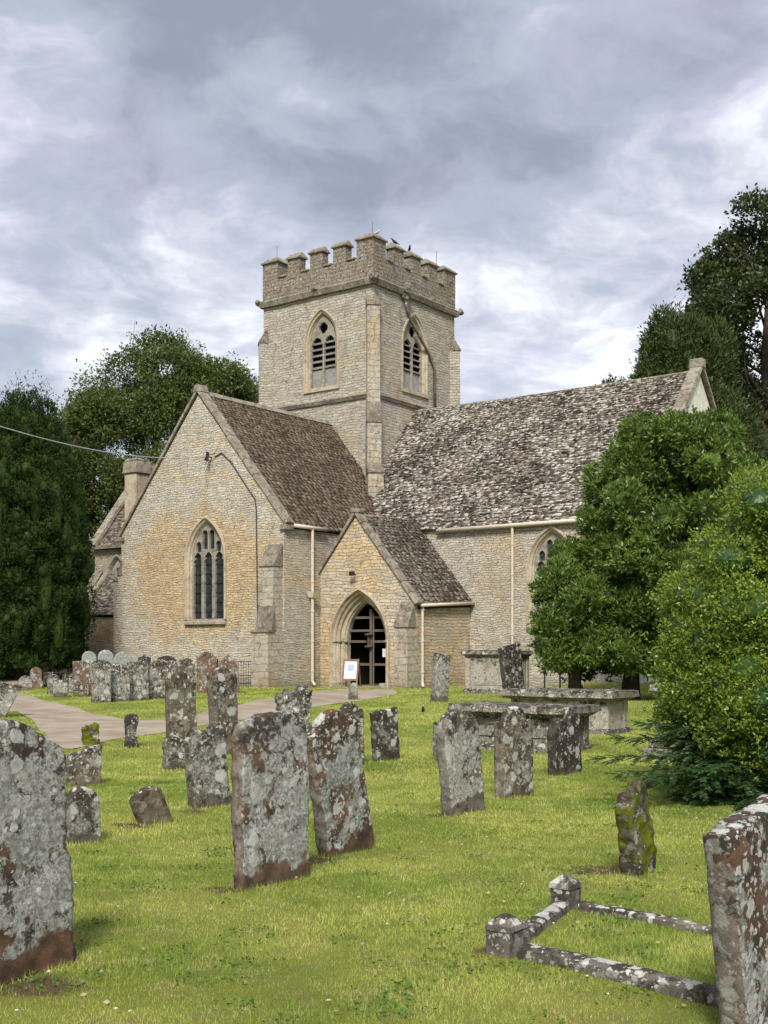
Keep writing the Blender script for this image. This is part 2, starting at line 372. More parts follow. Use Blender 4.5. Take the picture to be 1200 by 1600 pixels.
# headstone materials
M['st_greyred'] = lichen('headstone_grey_on_red', grey=.77, white=.45, dark=.44, orange=.15, gcol=(.30, .30, .275))
M['st_whitered'] = lichen('headstone_white_on_red', (.155, .095, .062), (.08, .055, .04), grey=.42, white=1.1, dark=.5, orange=.1)
M['st_crust'] = lichen('headstone_crusty', (.14, .085, .058), (.075, .05, .038), grey=.55, white=1.1, dark=.5, orange=.05, sidebare=.62, band=.0)
M['st_patch'] = lichen('headstone_patchy_grey', (.15, .085, .05), (.06, .042, .032), grey=.66, white=.5, dark=.50, orange=.3, gcol=(.29, .29, .265))
M['st_white'] = lichen('headstone_white', (.16, .14, .11), (.08, .07, .055), grey=.6, white=.95, dark=.65, orange=.0, gcol=(.24, .23, .2), band=.12)
M['st_mottle'] = lichen('headstone_mottled', (.19, .155, .11), (.09, .075, .058), grey=.45, white=.9, dark=.65, orange=.05, gcol=(.28, .26, .22), band=.12)
M['st_dark'] = lichen('headstone_dark', (.10, .085, .07), (.05, .042, .036), grey=.25, white=.55, dark=.8, orange=.0, gcol=(.2, .19, .17), band=.1)
M['st_brown'] = lichen('headstone_brown', (.21, .135, .09), (.14, .09, .065), grey=.25, white=.6, dark=.4, orange=.15, band=.1)
M['st_pale'] = lichen('headstone_pale', (.26, .275, .25), (.2, .21, .19), grey=.8, white=.25, dark=.05, orange=.0, gcol=(.31, .33, .30), band=0)
M['st_grey'] = lichen('headstone_grey', (.17, .15, .12), (.11, .09, .07), grey=.66, white=.85, dark=.5, orange=.0, gcol=(.31, .30, .265))
M['st_moss'] = lichen('headstone_mossy', (.13, .11, .085), (.06, .05, .035), grey=.3, white=.3, dark=.6, moss=.58, band=.0)
M['st_capmoss'] = lichen('headstone_part_mossy', (.17, .14, .1), (.1, .08, .06), grey=.4, white=.5, dark=.6, moss=.12, band=.1, gcol=(.22, .21, .17))
M['tomb'] = lichen('tomb_stone', (.33, .30, .23), (.24, .21, .16), grey=.55, white=.45, dark=.45, orange=.0, gcol=(.40, .375, .30), band=0)
M['tomb_dark'] = lichen('tomb_weathered_stone', (.15, .13, .10), (.08, .07, .055), grey=.6, white=.5, dark=.6, orange=.0, gcol=(.22, .205, .165), band=0)
M['kerb'] = lichen('kerb_stone', (.16, .14, .115), (.07, .06, .05), grey=.35, white=1.0, dark=.5, orange=.0, band=0, gcol=(.24, .22, .19))

M['yew'] = leafmat('irish_yew_leaves', (.013, .030, .007), (.050, .088, .018), .12, .7, .9, spec=.15)
M['yew2'] = leafmat('yew_leaves', (.025, .045, .008), (.085, .115, .025), .2, .6, .5)
M['beech'] = leafmat('tree_leaves', (.035, .058, .012), (.16, .20, .048), .35, .5, .35)
M['beech2'] = leafmat('far_tree_leaves', (.022, .034, .010), (.085, .105, .03), .3, .5, .4)
M['holly'] = leafmat('broad_leaves', (.036, .078, .012), (.18, .27, .045), .25, .42, 1.0, spec=.4, tip=(.14, .22, .05))
M['shrub'] = leafmat('shrub_leaves', (.06, .125, .012), (.29, .38, .05), .3, .4, 1.6, spec=.45)
M['needle'] = leafmat('yew_needles', (.02, .055, .015), (.075, .16, .04), .2, .45, 2.0)
M['bark'] = plain('bark', (.055, .045, .035), .95, var=.5, scale=6)
M['twig'] = plain('twig_bark', (.035, .035, .018), .95, var=.4)

# ------------------------------------------------------------------ ground
def path_mat():
    m, t, out = new_mat('path_gravel'); o = t.n('ShaderNodeTexCoord').outputs['Object']
    f = t.noise(o, 60, 5, .8); b = t.noise(o, .9, 5, .6)
    col = t.mix(t.ramp(b, .35, .65), (.25, .205, .155), (.35, .295, .23))
    col = t.mix(.7, col, t.mix(f, (.45, .44, .42), (1.5, 1.5, 1.5)), 'MULTIPLY')
    bn = t.noise(t.vm('MULTIPLY', o, (1, 2.5, 1)), 1.6, 5, .65)
    col = t.mix(t.math('MULTIPLY', t.ramp(bn, .52, .64), .45), col, (.47, .42, .355))
    finish(t, out, col, .95, f, .5, .01, spec=.1); return m
def soil_mat():
    m, t, out = new_mat('lawn_turf'); o = t.n('ShaderNodeTexCoord').outputs['Object']
    b = t.noise(o, .55, 5, .6); c = t.noise(o, 3.5, 6, .7); f = t.noise(o, 70, 4, .8)
    col = t.mix(t.ramp(b, .35, .65), (.15, .175, .035), (.24, .24, .065))
    col = t.mix(t.ramp(c, .54, .66), col, (.20, .185, .075))
    for c, r in SOIL:
        dd = t.n('ShaderNodeVectorMath', {0: t.vm('MULTIPLY', t.vm('SUBTRACT', o, (c.x, c.y, 0)), (1 / 1.3, 1, 0))}, operation='LENGTH').outputs['Value']
        dd = t.math('ADD', dd, t.math('MULTIPLY', t.math('SUBTRACT', t.noise(o, 9, 5, .7), .5), r * 1.6))
        col = t.mix(t.ramp(dd, r * 1.05, r * .55), col, (.115, .085, .05))
    col = t.mix(.8, col, t.mix(f, (.45, .45, .42), (1.5, 1.5, 1.4)), 'MULTIPLY')
    finish(t, out, col, .95, f, .8, .02, spec=.05); return m
def grass_mat():
    m, t, out = new_mat('grass_blades'); o = t.n('ShaderNodeTexCoord').outputs['Object']
    r = t.n('ShaderNodeNewGeometry').outputs['Random Per Island']
    b = t.noise(o, .55, 5, .6); c = t.noise(o, 3.0, 6, .7); d = t.noise(t.vm('ADD', o, (40, 0, 0)), 1.3, 5, .6)
    col = t.mix(t.ramp(b, .35, .62), (.23, .34, .055), (.46, .52, .12))
    col = t.mix(t.math('MULTIPLY', t.ramp(c, .50, .66), .75), col, (.60, .56, .24))
    col = t.mix(t.math('MULTIPLY', t.ramp(d, .54, .68), .6), col, (.14, .22, .03))
    pt = t.noise(t.vm('ADD', o, (9, 40, 0)), 4.5, 5, .6)
    col = t.mix(t.math('MULTIPLY', t.ramp(pt, .56, .66), .6), col, (.10, .20, .025))
    col = t.mix(r, t.mix(.5, col, t.mix(1.0, col, (.55, .6, .5), 'MULTIPLY')), t.mix(1.0, col, (1.35, 1.3, 1.25), 'MULTIPLY'))
    col = t.mix(t.math('MULTIPLY', t.ramp(r, .93, .95), .7), col, (.42, .36, .19))
    finish(t, out, col, .6, spec=.2, trans=.35); return m
M['path'] = path_mat(); M['turf'] = soil_mat(); M['grass'] = grass_mat()
M['paving'] = ashlar('step_paving', (.28, .25, .21), (.22, .2, .17), .4)

def ground():
    xs = np.concatenate([np.linspace(-600, -30, 12)[:-1], np.arange(-30, 30, .3), np.linspace(30, 600, 12)])
    ys = np.concatenate([np.linspace(-300, -2, 8)[:-1], np.arange(-2, 62, .3), np.linspace(62, 1200, 14)])
    X, Y = np.meshgrid(xs, ys); Z = terrain_np(X, Y); Z = np.where((Y > 62) | (np.abs(X) > 30), Z * 0 + terrain_np(np.clip(X, -30, 30), np.clip(Y, -2, 62)), Z)
    V = np.stack([X, Y, Z], -1).reshape(-1, 3); nx, ny = len(xs), len(ys)
    i = (np.arange(ny - 1)[:, None] * nx + np.arange(nx - 1)[None]).ravel()
    o = np_mesh('ground', V, np.stack([i, i + 1, i + nx + 1, i + nx], -1), M['turf'], smooth=True)
    tag(o, kind='structure')
ground()
UP = [(-90, 1068), (13, 1080), (65, 1094), (134, 1113), (180, 1122), (225, 1126), (262, 1124), (310, 1115), (375, 1102), (440, 1089), (490, 1080), (530, 1077), (612, 1077)]
LO = [(-90, 1088), (0, 1103), (54, 1125), (78, 1160), (104, 1174), (156, 1162), (200, 1152), (258, 1145), (330, 1132), (430, 1114), (500, 1103), (560, 1096), (622, 1084)]
UP2 = [(-10, 1064), (30, 1053), (62, 1042), (100, 1040), (180, 1040)]
LO2 = [(0, 1078), (44, 1062), (84, 1054), (112, 1053), (180, 1050)]
def resample(pl, n):
    P = [G(*q) for q in pl]; L = [0]
    for a, b in zip(P, P[1:]): L.append(L[-1] + (b - a).length)
    out = []
    for k in range(n):
        s = L[-1] * k / (n - 1); i = max(j for j in range(len(L)) if L[j] <= s + 1e-9); i = min(i, len(P) - 2)
        out.append(P[i].lerp(P[i + 1], (s - L[i]) / (L[i + 1] - L[i])))
    return out
PATHPOLY = []
def path(name, up, lo, n=90, m=14):
    A = [G(*q) for q in up]; B = [G(*q) for q in lo]
    def sub(P):
        out = []
        for a, b in zip(P, P[1:]): out += [a.lerp(b, k / 8) for k in range(8)]
        return out + [P[-1]]
    A, B = sub(A), sub(B); n = len(A)
    # soften corners
    for _ in range(4):
        for P in (A, B):
            for i in range(1, n - 1): P[i] = (P[i - 1] + P[i] * 2 + P[i + 1]) / 4
    V = []; 
    for a, b in zip(A, B):
        for k in range(m + 1):
            p = a.lerp(b, k / m); V.append((p.x, p.y, terrain(p.x, p.y) + .012))
    i = (np.arange(n - 1)[:, None] * (m + 1) + np.arange(m)[None]).ravel()
    o = np_mesh(name, np.array(V), np.stack([i, i + m + 1, i + m + 2, i + 1], -1), M['path'], smooth=True)
    tag(o, kind='structure'); PATHPOLY.append([(p.x, p.y) for p in A] + [(p.x, p.y) for p in reversed(B)])
path('path', UP, LO); path('side_path', UP2, LO2)

# ------------------------------------------------------------------ church
CH = empty('church', (-3.59, 42.0, 0.0), R(-36.5), label="old stone parish church with battlemented square tower, transept gable and small porch", cat="church")
e_a = Vector((math.cos(R(-36.5)), math.sin(R(-36.5)), 0)); e_b = Vector((-e_a.y, e_a.x, 0)); P0 = Vector((-3.59, 42.0, 0))
def FR(o, t):      # frame matrix: local x along t, local y INTO the wall, z up; outward = -y
    t = Vector((t[0], t[1], 0)).normalized(); y = Vector((-t.y, t.x, 0))
    return Matrix(((t.x, y.x, 0, o[0]), (t.y, y.y, 0, o[1]), (0, 0, 1, 0), (0, 0, 0, 1)))
SOUTH = lambda a, b: FR((a, b), (1, 0))      # face looking towards -b
WEST = lambda a, b: FR((a, b), (0, 1))       # face looking towards +a  (local y = -a)
def arch(h, zs, z0, rise, e=0.0, n=12):
    """outline (x,z) of a pointed opening: half width h, sill z0, springing zs, rise; offset e outwards"""
    c = (rise * rise - h * h) / (2 * h); c = max(c, 0); Rr = h + c + e
    th = math.acos(max(-1, min(1, c / Rr)))
    right = [(-c + Rr * math.cos(th * k / n), zs + Rr * math.sin(th * k / n)) for k in range(n + 1)]
    right[-1] = (0.0, right[-1][1])
    return [(h + e, z0)] + right + [(-x, z) for x, z in reversed(right[:-1])] + [(-h - e, z0)]
def shift(o, dx, dz=0): return [(x + dx, z + dz) for x, z in o]
def circle(cx, cz, r, n=20): return [(cx + r * math.cos(2 * math.pi * k / n), cz + r * math.sin(2 * math.pi * k / n)) for k in range(n)]
def wall_plate(mb, Mx, outline, holes, d0=0.0, depth=0.0, rim=False):
    loops = [outline] + holes; flat = [p for l in loops for p in l]
    tris = tessellate_polygon([[Vector((x, z, 0)) for x, z in l] for l in loops])
    mb.add([Mx @ Vector((x, d0, z)) for x, z in flat], tris)
    if depth:
        for l in (loops if rim else holes):
            n = len(l); mb.add([Mx @ Vector((x, d, z)) for d in (d0, d0 + depth) for x, z in l], [(i, (i + 1) % n, (i + 1) % n + n, i + n) for i in range(n)])
def sweep(mb, Mx, h, zs, z0, rise, prof, n=14, closed=False):
    """sweep profile [(offset, depth)] round a pointed opening"""
    ols = [[(x, d, z) for x, z in arch(h, zs, z0, rise, e, n)] for e, d in prof]; k = len(ols[0])
    vs = [Mx @ Vector(p) for ol in ols for p in ol]; m = len(prof); fs = []
    for j in range(m if closed else m - 1):
        j2 = (j + 1) % m
        for i in range(k - 1): fs.append((j * k + i, j * k + i + 1, j2 * k + i + 1, j2 * k + i))
    mb.add(vs, fs)
def prof_buttress(name, o, ang, width, prof, mat, capmat=None, z0=-.3):
    """stepped buttress; prof: [(out, z_low, z_high, slope_h)] from the ground up"""
    t = (math.cos(ang), math.sin(ang)); Mx = FR(o, t); w = width / 2; mb = MB(); caps = []
    zb = z0
    for i, (out, z1, sl) in enumerate(prof):
        nxt = prof[i + 1][0] if i + 1 < len(prof) else 0.0
        mb.box(-w, w, -out, .3, zb, z1, Mx)
        cap = MB(); caps.append(cap)
        cap.hexa([Mx @ Vector(p) for p in ((-w - .03, -out - .05, z1), (w + .03, -out - .05, z1), (w + .03, -nxt + .08, z1), (-w - .03, -nxt + .08, z1))],
                 [Mx @ Vector(p) for p in ((-w - .02, -out - .02, z1 + .09), (w + .02, -out - .02, z1 + .09), (w + .02, -nxt + .01, z1 + sl), (-w - .02, -nxt + .01, z1 + sl))])
        zb = z1; w -= .03
    b = mb.build(name, mat, CH, sub=2, jitter=.012)
    for cap in caps: cap.build('weathering', capmat or M['butt_cap'], b, bevel=.012)
    return b
rnd = random.Random(7)

# --- tiles
def tiles(name, o, t, up, L, S, mat, row=.15, wmin=.16, wmax=.34, parent=None, sag=.03, thick=.03, ends=None, seed=1):
    """stone slates on a slope: o eave corner, t along the eave, up up-slope (unit)"""
    rg = random.Random(seed); o, t, up = Vector(o), Vector(t).normalized(), Vector(up).normalized(); nrm = t.cross(up).normalized()
    if nrm.z < 0: nrm = -nrm
    V, Fc = [], []; s = 0.0; k = 0
    while s < S:
        rw = row * (1.25 - .5 * s / S); x = -rg.random() * wmax
        while x < L:
            w = rg.uniform(wmin, wmax) * (1.15 - .35 * s / S); x0, x1 = max(x + .004, 0), min(x + w - .004, L); x += w
            if x1 - x0 < .03: continue
            s0 = max(0, s + rg.uniform(-.018, .018)); s1 = min(S, s + rw * 1.7)
            th = thick * rg.uniform(.7, 1.5); tl = rg.uniform(-.006, .006)
            def pt(a, b, hgt):
                sg = -sag * math.sin(math.pi * min(1, b / S)) * (1 + .4 * math.sin(a * .9 + seed)) + .012 * math.sin(a * 2.1 + b * 1.3)
                return o + t * a + up * b + nrm * (sg + hgt)
            b = len(V); xm = rg.uniform(-.012, .012)
            V += [pt(x0, s0 + xm, .002), pt(x1, s0 - xm, .002), pt(x1, s1, -.01), pt(x0, s1, -.01),
                  pt(x0, s0 + xm, th + tl + .012), pt(x1, s0 - xm, th - tl + .012), pt(x1, s1, .008), pt(x0, s1, .008)]
            Fc += [(b + 4, b + 5, b + 6, b + 7), (b, b + 1, b + 5, b + 4), (b, b + 4, b + 7, b + 3), (b + 1, b + 2, b + 6, b + 5), (b, b + 3, b + 2, b + 1)]
        s += rw; k += 1
    ob = np_mesh(name, np.array([tuple(p) for p in V]), np.array(Fc), mat, parent or CH)
    # solid bed under the slates
    mb = MB(); q = [o - nrm * .05 - nrm * 0, o + t * L - nrm * .05, o + t * L + up * S - nrm * .05, o + up * S - nrm * .05]
    q = [p - nrm * sag * 1.5 for p in q]
    mb.hexa([p - nrm * .06 for p in q], q); mb.build('roof_boarding', M['wood_and_shade'], ob)
    return ob
def coping(name, pa, pb, wide, th, out_dir, parent=None, seg=.55, mat=None, joints=True):
    """row of coping stones from pa (low) to pb (apex); wide across out_dir"""
    pa, pb, od = Vector(pa), Vector(pb), Vector(out_dir).normalized(); d = (pb - pa); L = d.length; d.normalize(); nrm = d.cross(od).normalized()
    if nrm.z < 0: nrm = -nrm
    n = max(1, int(L / seg)); mb = MB(); rg = random.Random(int(L * 100))
    cuts = [0] + sorted((k + rg.uniform(-.15, .15)) / n for k in range(1, n)) + [1]
    for c0, c1 in zip(cuts, cuts[1:]):
        a, b = pa + d * (L * c0 + .006), pa + d * (L * c1 - .006); j = nrm * rg.uniform(-.012, .012); w = wide / 2
        mb.hexa([a - od * w + j, b - od * w + j, b + od * w + j, a + od * w + j], [a - od * (w - .02) + nrm * th + j, b - od * (w - .02) + nrm * th + j, b + od * (w - .02) + nrm * th + j, a + od * (w - .02) + nrm * th + j])
    return mb.build(name, mat or M['cope'], parent or CH, bevel=.01)

# --- tower
TA0, TA1, TB0, TB1 = -8.2, -1.95, 7.9, 14.2
ZS1, ZS2, ZPAR, ZMER = 12.2, 17.1, 18.05, 19.0
def belfry_window(Mx, cx, z0, zs, rise, h):
    X = Mx @ Matrix.Translation((cx, 0, 0)); fr = MB()
    sweep(fr, X, h, zs, z0, rise, [(.20, .02), (.20, -.06), (.13, -.06), (.10, -.0), (.02, .02), (.0, .08), (-.02, .10), (-.08, .22)])
    fr.box(-h - .2, h + .2, -.07, .25, z0 - .16, z0 - .0, X)
    w = fr.build('belfry_window', M['dress'], CH)
    hi = h - .08; tr = MB(); lw = hi * .5 - .045; lx = hi * .5 + .0
    l1 = arch(lw, zs - .08, z0 + .0, lw * 1.3); apexz = zs + .42
    outer = arch(h, zs, z0 - .01, rise, -.07)
    holes = [shift(l1, -lx), shift(l1, lx), circle(0, zs + rise * .53, lw * .78)]
    wall_plate(tr, X, outer, [ [(x, max(z, z0 + .03)) for x, z in hh] for hh in holes], .12, .12)
    for k in range(4):       # cusps of the roundel
        a = math.pi / 4 + k * math.pi / 2; c = (math.cos(a) * lw * .78, zs + rise * .53 + math.sin(a) * lw * .78)
        tr.tube([X @ Vector((c[0], .13, c[1])), X @ Vector((c[0], .2, c[1]))], .05, 8)
    for sx in (-1, 1):       # cusps in the lights
        for c in (-1, 1):
            tr.tube([X @ Vector((sx * lx + c * lw * .88, .13, zs + .1)), X @ Vector((sx * lx + c * lw * .88, .2, zs + .1))], .06, 8)
    tr.build('tracery', M['dress_grey'], w)
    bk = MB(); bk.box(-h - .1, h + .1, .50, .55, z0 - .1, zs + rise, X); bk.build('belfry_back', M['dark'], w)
    pn = MB(); zp = z0 + (zs - z0) * .44
    for sx in (-1, 1): pn.box(sx * lx - lw - .02, sx * lx + lw + .02, .22, .27, z0, zp, X)
    pn.build('blocking_panel', M['panel'], w)
    n = 5
    for sx in (-1, 1):
        for k in range(n):
            z = zp + .03 + k * (zs + .25 - zp) / n; lv = MB()
            lv.hexa([X @ Vector(p) for p in ((sx * lx - lw, .16, z), (sx * lx + lw, .16, z), (sx * lx + lw, .40, z + .17), (sx * lx - lw, .40, z + .17))],
                    [X @ Vector(p) for p in ((sx * lx - lw, .16, z + .045), (sx * lx + lw, .16, z + .045), (sx * lx + lw, .40, z + .21), (sx * lx - lw, .40, z + .21))])
            lv.build('louvre', M['louvre'], w)
    return w
def tower():
    A0, A1, B0, B1 = TA0, TA1, TB0, TB1
    mb = MB(); Ws = A1 - A0; Ww = B1 - B0
    hw = .80; wz0, wzs, wr = 12.8, 14.75, 1.32; wc = 3.42; ww = 3.05
    wall_plate(mb, SOUTH(A0, B0), [(0, 0), (Ws, 0), (Ws, ZS2), (0, ZS2)], [shift(arch(hw, wzs, wz0, wr, .2), wc)], 0, .03)
    wall_plate(mb, WEST(A1, B0), [(0, 0), (Ww, 0), (Ww, ZS2), (0, ZS2)], [shift(arch(hw, wzs, wz0, wr, .2), ww)], 0, .03)
    mb.add([(A0, B0, 0), (A0, B1, 0), (A0, B1, ZS2), (A0, B0, ZS2)], [(0, 1, 2, 3)])
    mb.add([(A0, B1, 0), (A1, B1, 0), (A1, B1, ZS2), (A0, B1, ZS2)], [(0, 1, 2, 3)])
    mb.build('tower_wall', M['tower'], CH)
    belfry_window(SOUTH(A0, B0), wc, wz0, wzs, wr, hw); belfry_window(WEST(A1, B0), ww, wz0, wzs, wr, hw)
    # lower stage slightly wider
    # string courses
    for nm, z, th, out in (('string_course', ZS1, .16, .13), ('cornice', ZS2 - .02, .24, .20)):
        sc = MB()
        for (x0, x1, y0, y1) in ((A0 - out, A1 + out, B0 - out, B0 + .1), (A0 - out, A1 + out, B1 - .1, B1 + out)):
            sc.hexa([(x0 + .07, y0 + .06, z - th), (x1 - .07, y0 + .06, z - th), (x1 - .07, y1 - .06, z - th), (x0 + .07, y1 - .06, z - th)], [(x0, y0, z - .02), (x1, y0, z - .02), (x1, y1, z - .02), (x0, y1, z - .02)])
            sc.hexa([(x0, y0, z - .015), (x1, y0, z - .015), (x1, y1, z - .015), (x0, y1, z - .015)], [(x0 + .1, y0 + .1, z + .07), (x1 - .1, y0 + .1, z + .07), (x1 - .1, y1 - .05, z + .07), (x0 + .1, y1 - .05, z + .07)])
        for (x0, x1) in ((A0 - out, A0 + .1), (A1 - .1, A1 + out)):
            y0, y1 = B0 + .11, B1 - .11
            sc.hexa([(x0 + .07, y0, z - th), (x1 - .07, y0, z - th), (x1 - .07, y1, z - th), (x0 + .07, y1, z - th)], [(x0, y0, z - .02), (x1, y0, z - .02), (x1, y1, z - .02), (x0, y1, z - .02)])
            sc.hexa([(x0, y0, z - .015), (x1, y0, z - .015), (x1, y1, z - .015), (x0, y1, z - .015)], [(x0 + .1, y0, z + .07), (x1 - .1, y0, z + .07), (x1 - .1, y1, z + .07), (x0 + .1, y1, z + .07)])
        sc.build(nm, M['cope_rail'], CH, sub=3, jitter=.02)
    # parapet: low wall + merlons, each merlon a mesh with cap
    pw = .42; p = MB(); a0, a1, b0, b1 = A0 - .03, A1 + .03, B0 - .03, B1 + .03
    p.box(a0, a1, b0, b0 + pw, ZS2 + .05, ZPAR); p.box(a0, a1, b1 - pw, b1, ZS2 + .05, ZPAR)
    p.box(a0, a0 + pw, b0 + pw + .002, b1 - pw - .002, ZS2 + .05, ZPAR); p.box(a1 - pw, a1, b0 + pw + .002, b1 - pw - .002, ZS2 + .05, ZPAR)
    p.build('parapet', M['parapet'], CH, sub=3, jitter=.015)
    rf = MB(); rf.box(a0 + pw, a1 - pw, b0 + pw, b1 - pw, ZS2 + .1, ZS2 + .2); rf.build('tower_roof', M['lead'], CH)
    def merlon(x0, x1, y0, y1, zt=ZMER, along='x', corner=False):
        m = MB(); m.box(x0, x1, y0, y1, ZPAR, zt - .24); o = m.build('merlon', M['parapet'], CH, sub=1, jitter=.012)
        c = MB(); e = .075; zc = zt - .24
        cx, cy = (x0 + x1) / 2, (y0 + y1) / 2
        if corner: top = [(cx - .25, cy - .25, zt + .05), (cx + .25, cy - .25, zt + .05), (cx + .25, cy + .25, zt + .05), (cx - .25, cy + .25, zt + .05)]
        elif along == 'x': top = [(x0 + .0, cy - .06, zt + .02), (x1 - .0, cy - .06, zt + .02), (x1 - .0, cy + .06, zt + .02), (x0 + .0, cy + .06, zt + .02)]
        else: top = [(cx - .06, y0, zt + .02), (cx + .06, y0, zt + .02), (cx + .06, y1, zt + .02), (cx - .06, y1, zt + .02)]
        c.hexa([(x0 - e, y0 - e, zc), (x1 + e, y0 - e, zc), (x1 + e, y1 + e, zc), (x0 - e, y1 + e, zc)], [(x0 - e, y0 - e, zc + .06), (x1 + e, y0 - e, zc + .06), (x1 + e, y1 + e, zc + .06), (x0 - e, y1 + e, zc + .06)])
        c.hexa([(x0 - e + .01, y0 - e + .01, zc + .062), (x1 + e - .01, y0 - e + .01, zc + .062), (x1 + e - .01, y1 + e - .01, zc + .062), (x0 - e + .01, y1 + e - .01, zc + .062)], top)
        c.build('merlon_cap', M['cope_rail'], o, jitter=.01)
    def crenel(x0, x1, y0, y1):
        c = MB(); c.box(x0, x1, y0, y1, ZPAR + .003, ZPAR + .10); c.build('embrasure_sill', M['cope_rail'], CH, bevel=.02)
    # each face: corner, 3 intermediate merlons, corner
    cw = .90; gap = .60; 
    for (y0, y1, yo0, yo1) in ((b0, b0 + pw, b0 - .06, b0 + pw + .05), (b1 - pw, b1, b1 - pw - .05, b1 + .06)):
        W = a1 - a0; mw = (W - 2 * cw - 4 * gap) / 3
        for k in range(3):
            x0 = a0 + cw + gap + k * (mw + gap); merlon(x0, x0 + mw, y0, y1)
        for k in range(4):
            x0 = a0 + cw + k * (mw + gap); crenel(x0 + .08, x0 + gap - .08, yo0, yo1)
    for (x0, x1, xo0, xo1) in ((a0, a0 + pw, a0 - .06, a0 + pw + .05), (a1 - pw, a1, a1 - pw - .05, a1 + .06)):
        W = b1 - b0; mw = (W - 2 * cw - 4 * gap) / 3
        for k in range(3):
            y0 = b0 + cw + gap + k * (mw + gap); merlon(x0, x1, y0, y0 + mw, along='y')
        for k in range(4):
            y0 = b0 + cw + k * (mw + gap); crenel(xo0, xo1, y0 + .08, y0 + gap - .08)
    for (x0, x1) in ((a0, a0 + cw), (a1 - cw, a1)):
        for (y0, y1) in ((b0, b0 + cw), (b1 - cw, b1)): merlon(x0, x1, y0, y1, ZMER + .06, corner=True)
    # diagonal buttresses: near corner, left corner, far right corner
    d = math.pi / 4
    prof_buttress('tower_buttress', (A1 - .12, B0 + .12), d, .66, [(1.05, 8.7, .45), (.55, 10.9, .95), (.34, 15.9, .55)], M['butt'], z0=5)
    prof_buttress('tower_buttress', (A0 + .10, B0 + .10), -d, .60, [(.55, 11.7, .4), (.36, 15.2, .7)], M['tower'], z0=5)
    prof_buttress('tower_buttress', (A1 - .10, B1 - .10), 3 * d, .60, [(.50, 11.7, .4), (.36, 15.2, .7)], M['tower'], z0=8)
    # carved corbel, gargoyles on the cornice, rain pipe slanting across the west face
    def blob(name, c, r, sc=(1, 1, 1)):
        bm = bmesh.new(); bmesh.ops.create_icosphere(bm, subdivisions=3, radius=r)
        for v in bm.verts:
            v.co = Vector((v.co.x * sc[0], v.co.y * sc[1], v.co.z * sc[2])) + noise.noise_vector(v.co * 9 + Vector(c)) * r * .45 + Vector(c)
        me = bpy.data.meshes.new(name); bm.to_mesh(me); bm.free(); return link_mesh(name, me, M['butt_cap'], CH)
    ymid = B0 + 2.15
    blob('gargoyle', (A1 + .25, ymid, ZS2 + .05), .20, (1.0, .8, 1.5)); blob('gargoyle', (A1 + .15, ymid, ZS2 - .35), .15)
    blob('gargoyle', (A1 + .22, B1 + .22, ZS2 - .02), .14); blob('gargoyle', (A0 - .19, B0 - .19, ZS2 - .02), .14)
    blob('carved_head', (A1 + .16, B0 - .16, ZS2 + .0), .19); blob('carved_head', (A0 + 3.2, B0 - .14, ZS2 + .02), .15, (1.6, .8, 1))
    pp = MB(); pts = [(A1 + .16, ymid, ZS2 - .4), (A1 + .14, ymid + .12, ZS2 - .8), (A1 + .10, ymid + .5, ZS2 - 1.25), (A1 + .10, ymid + 1.9, ZS2 - 2.45), (A1 + .10, ymid + 2.35, ZS2 - 2.95), (A1 + .10, ymid + 2.38, 12.0)]
    pp.tube(pts, .065, 8); pp.build('rain_pipe', M['butt_cap'], CH, smooth=True)
    # lightning rods
    for (x, y) in ((A0 + .45, B0 + .4), (A1 - .5, B0 + .6), (A1 - .4, B1 - .9)):
        r = MB(); r.tube([(x, y, ZMER), (x, y, ZMER + .75)], .012, 5); r.build('lightning_rod', M['cable'], CH)
tower()

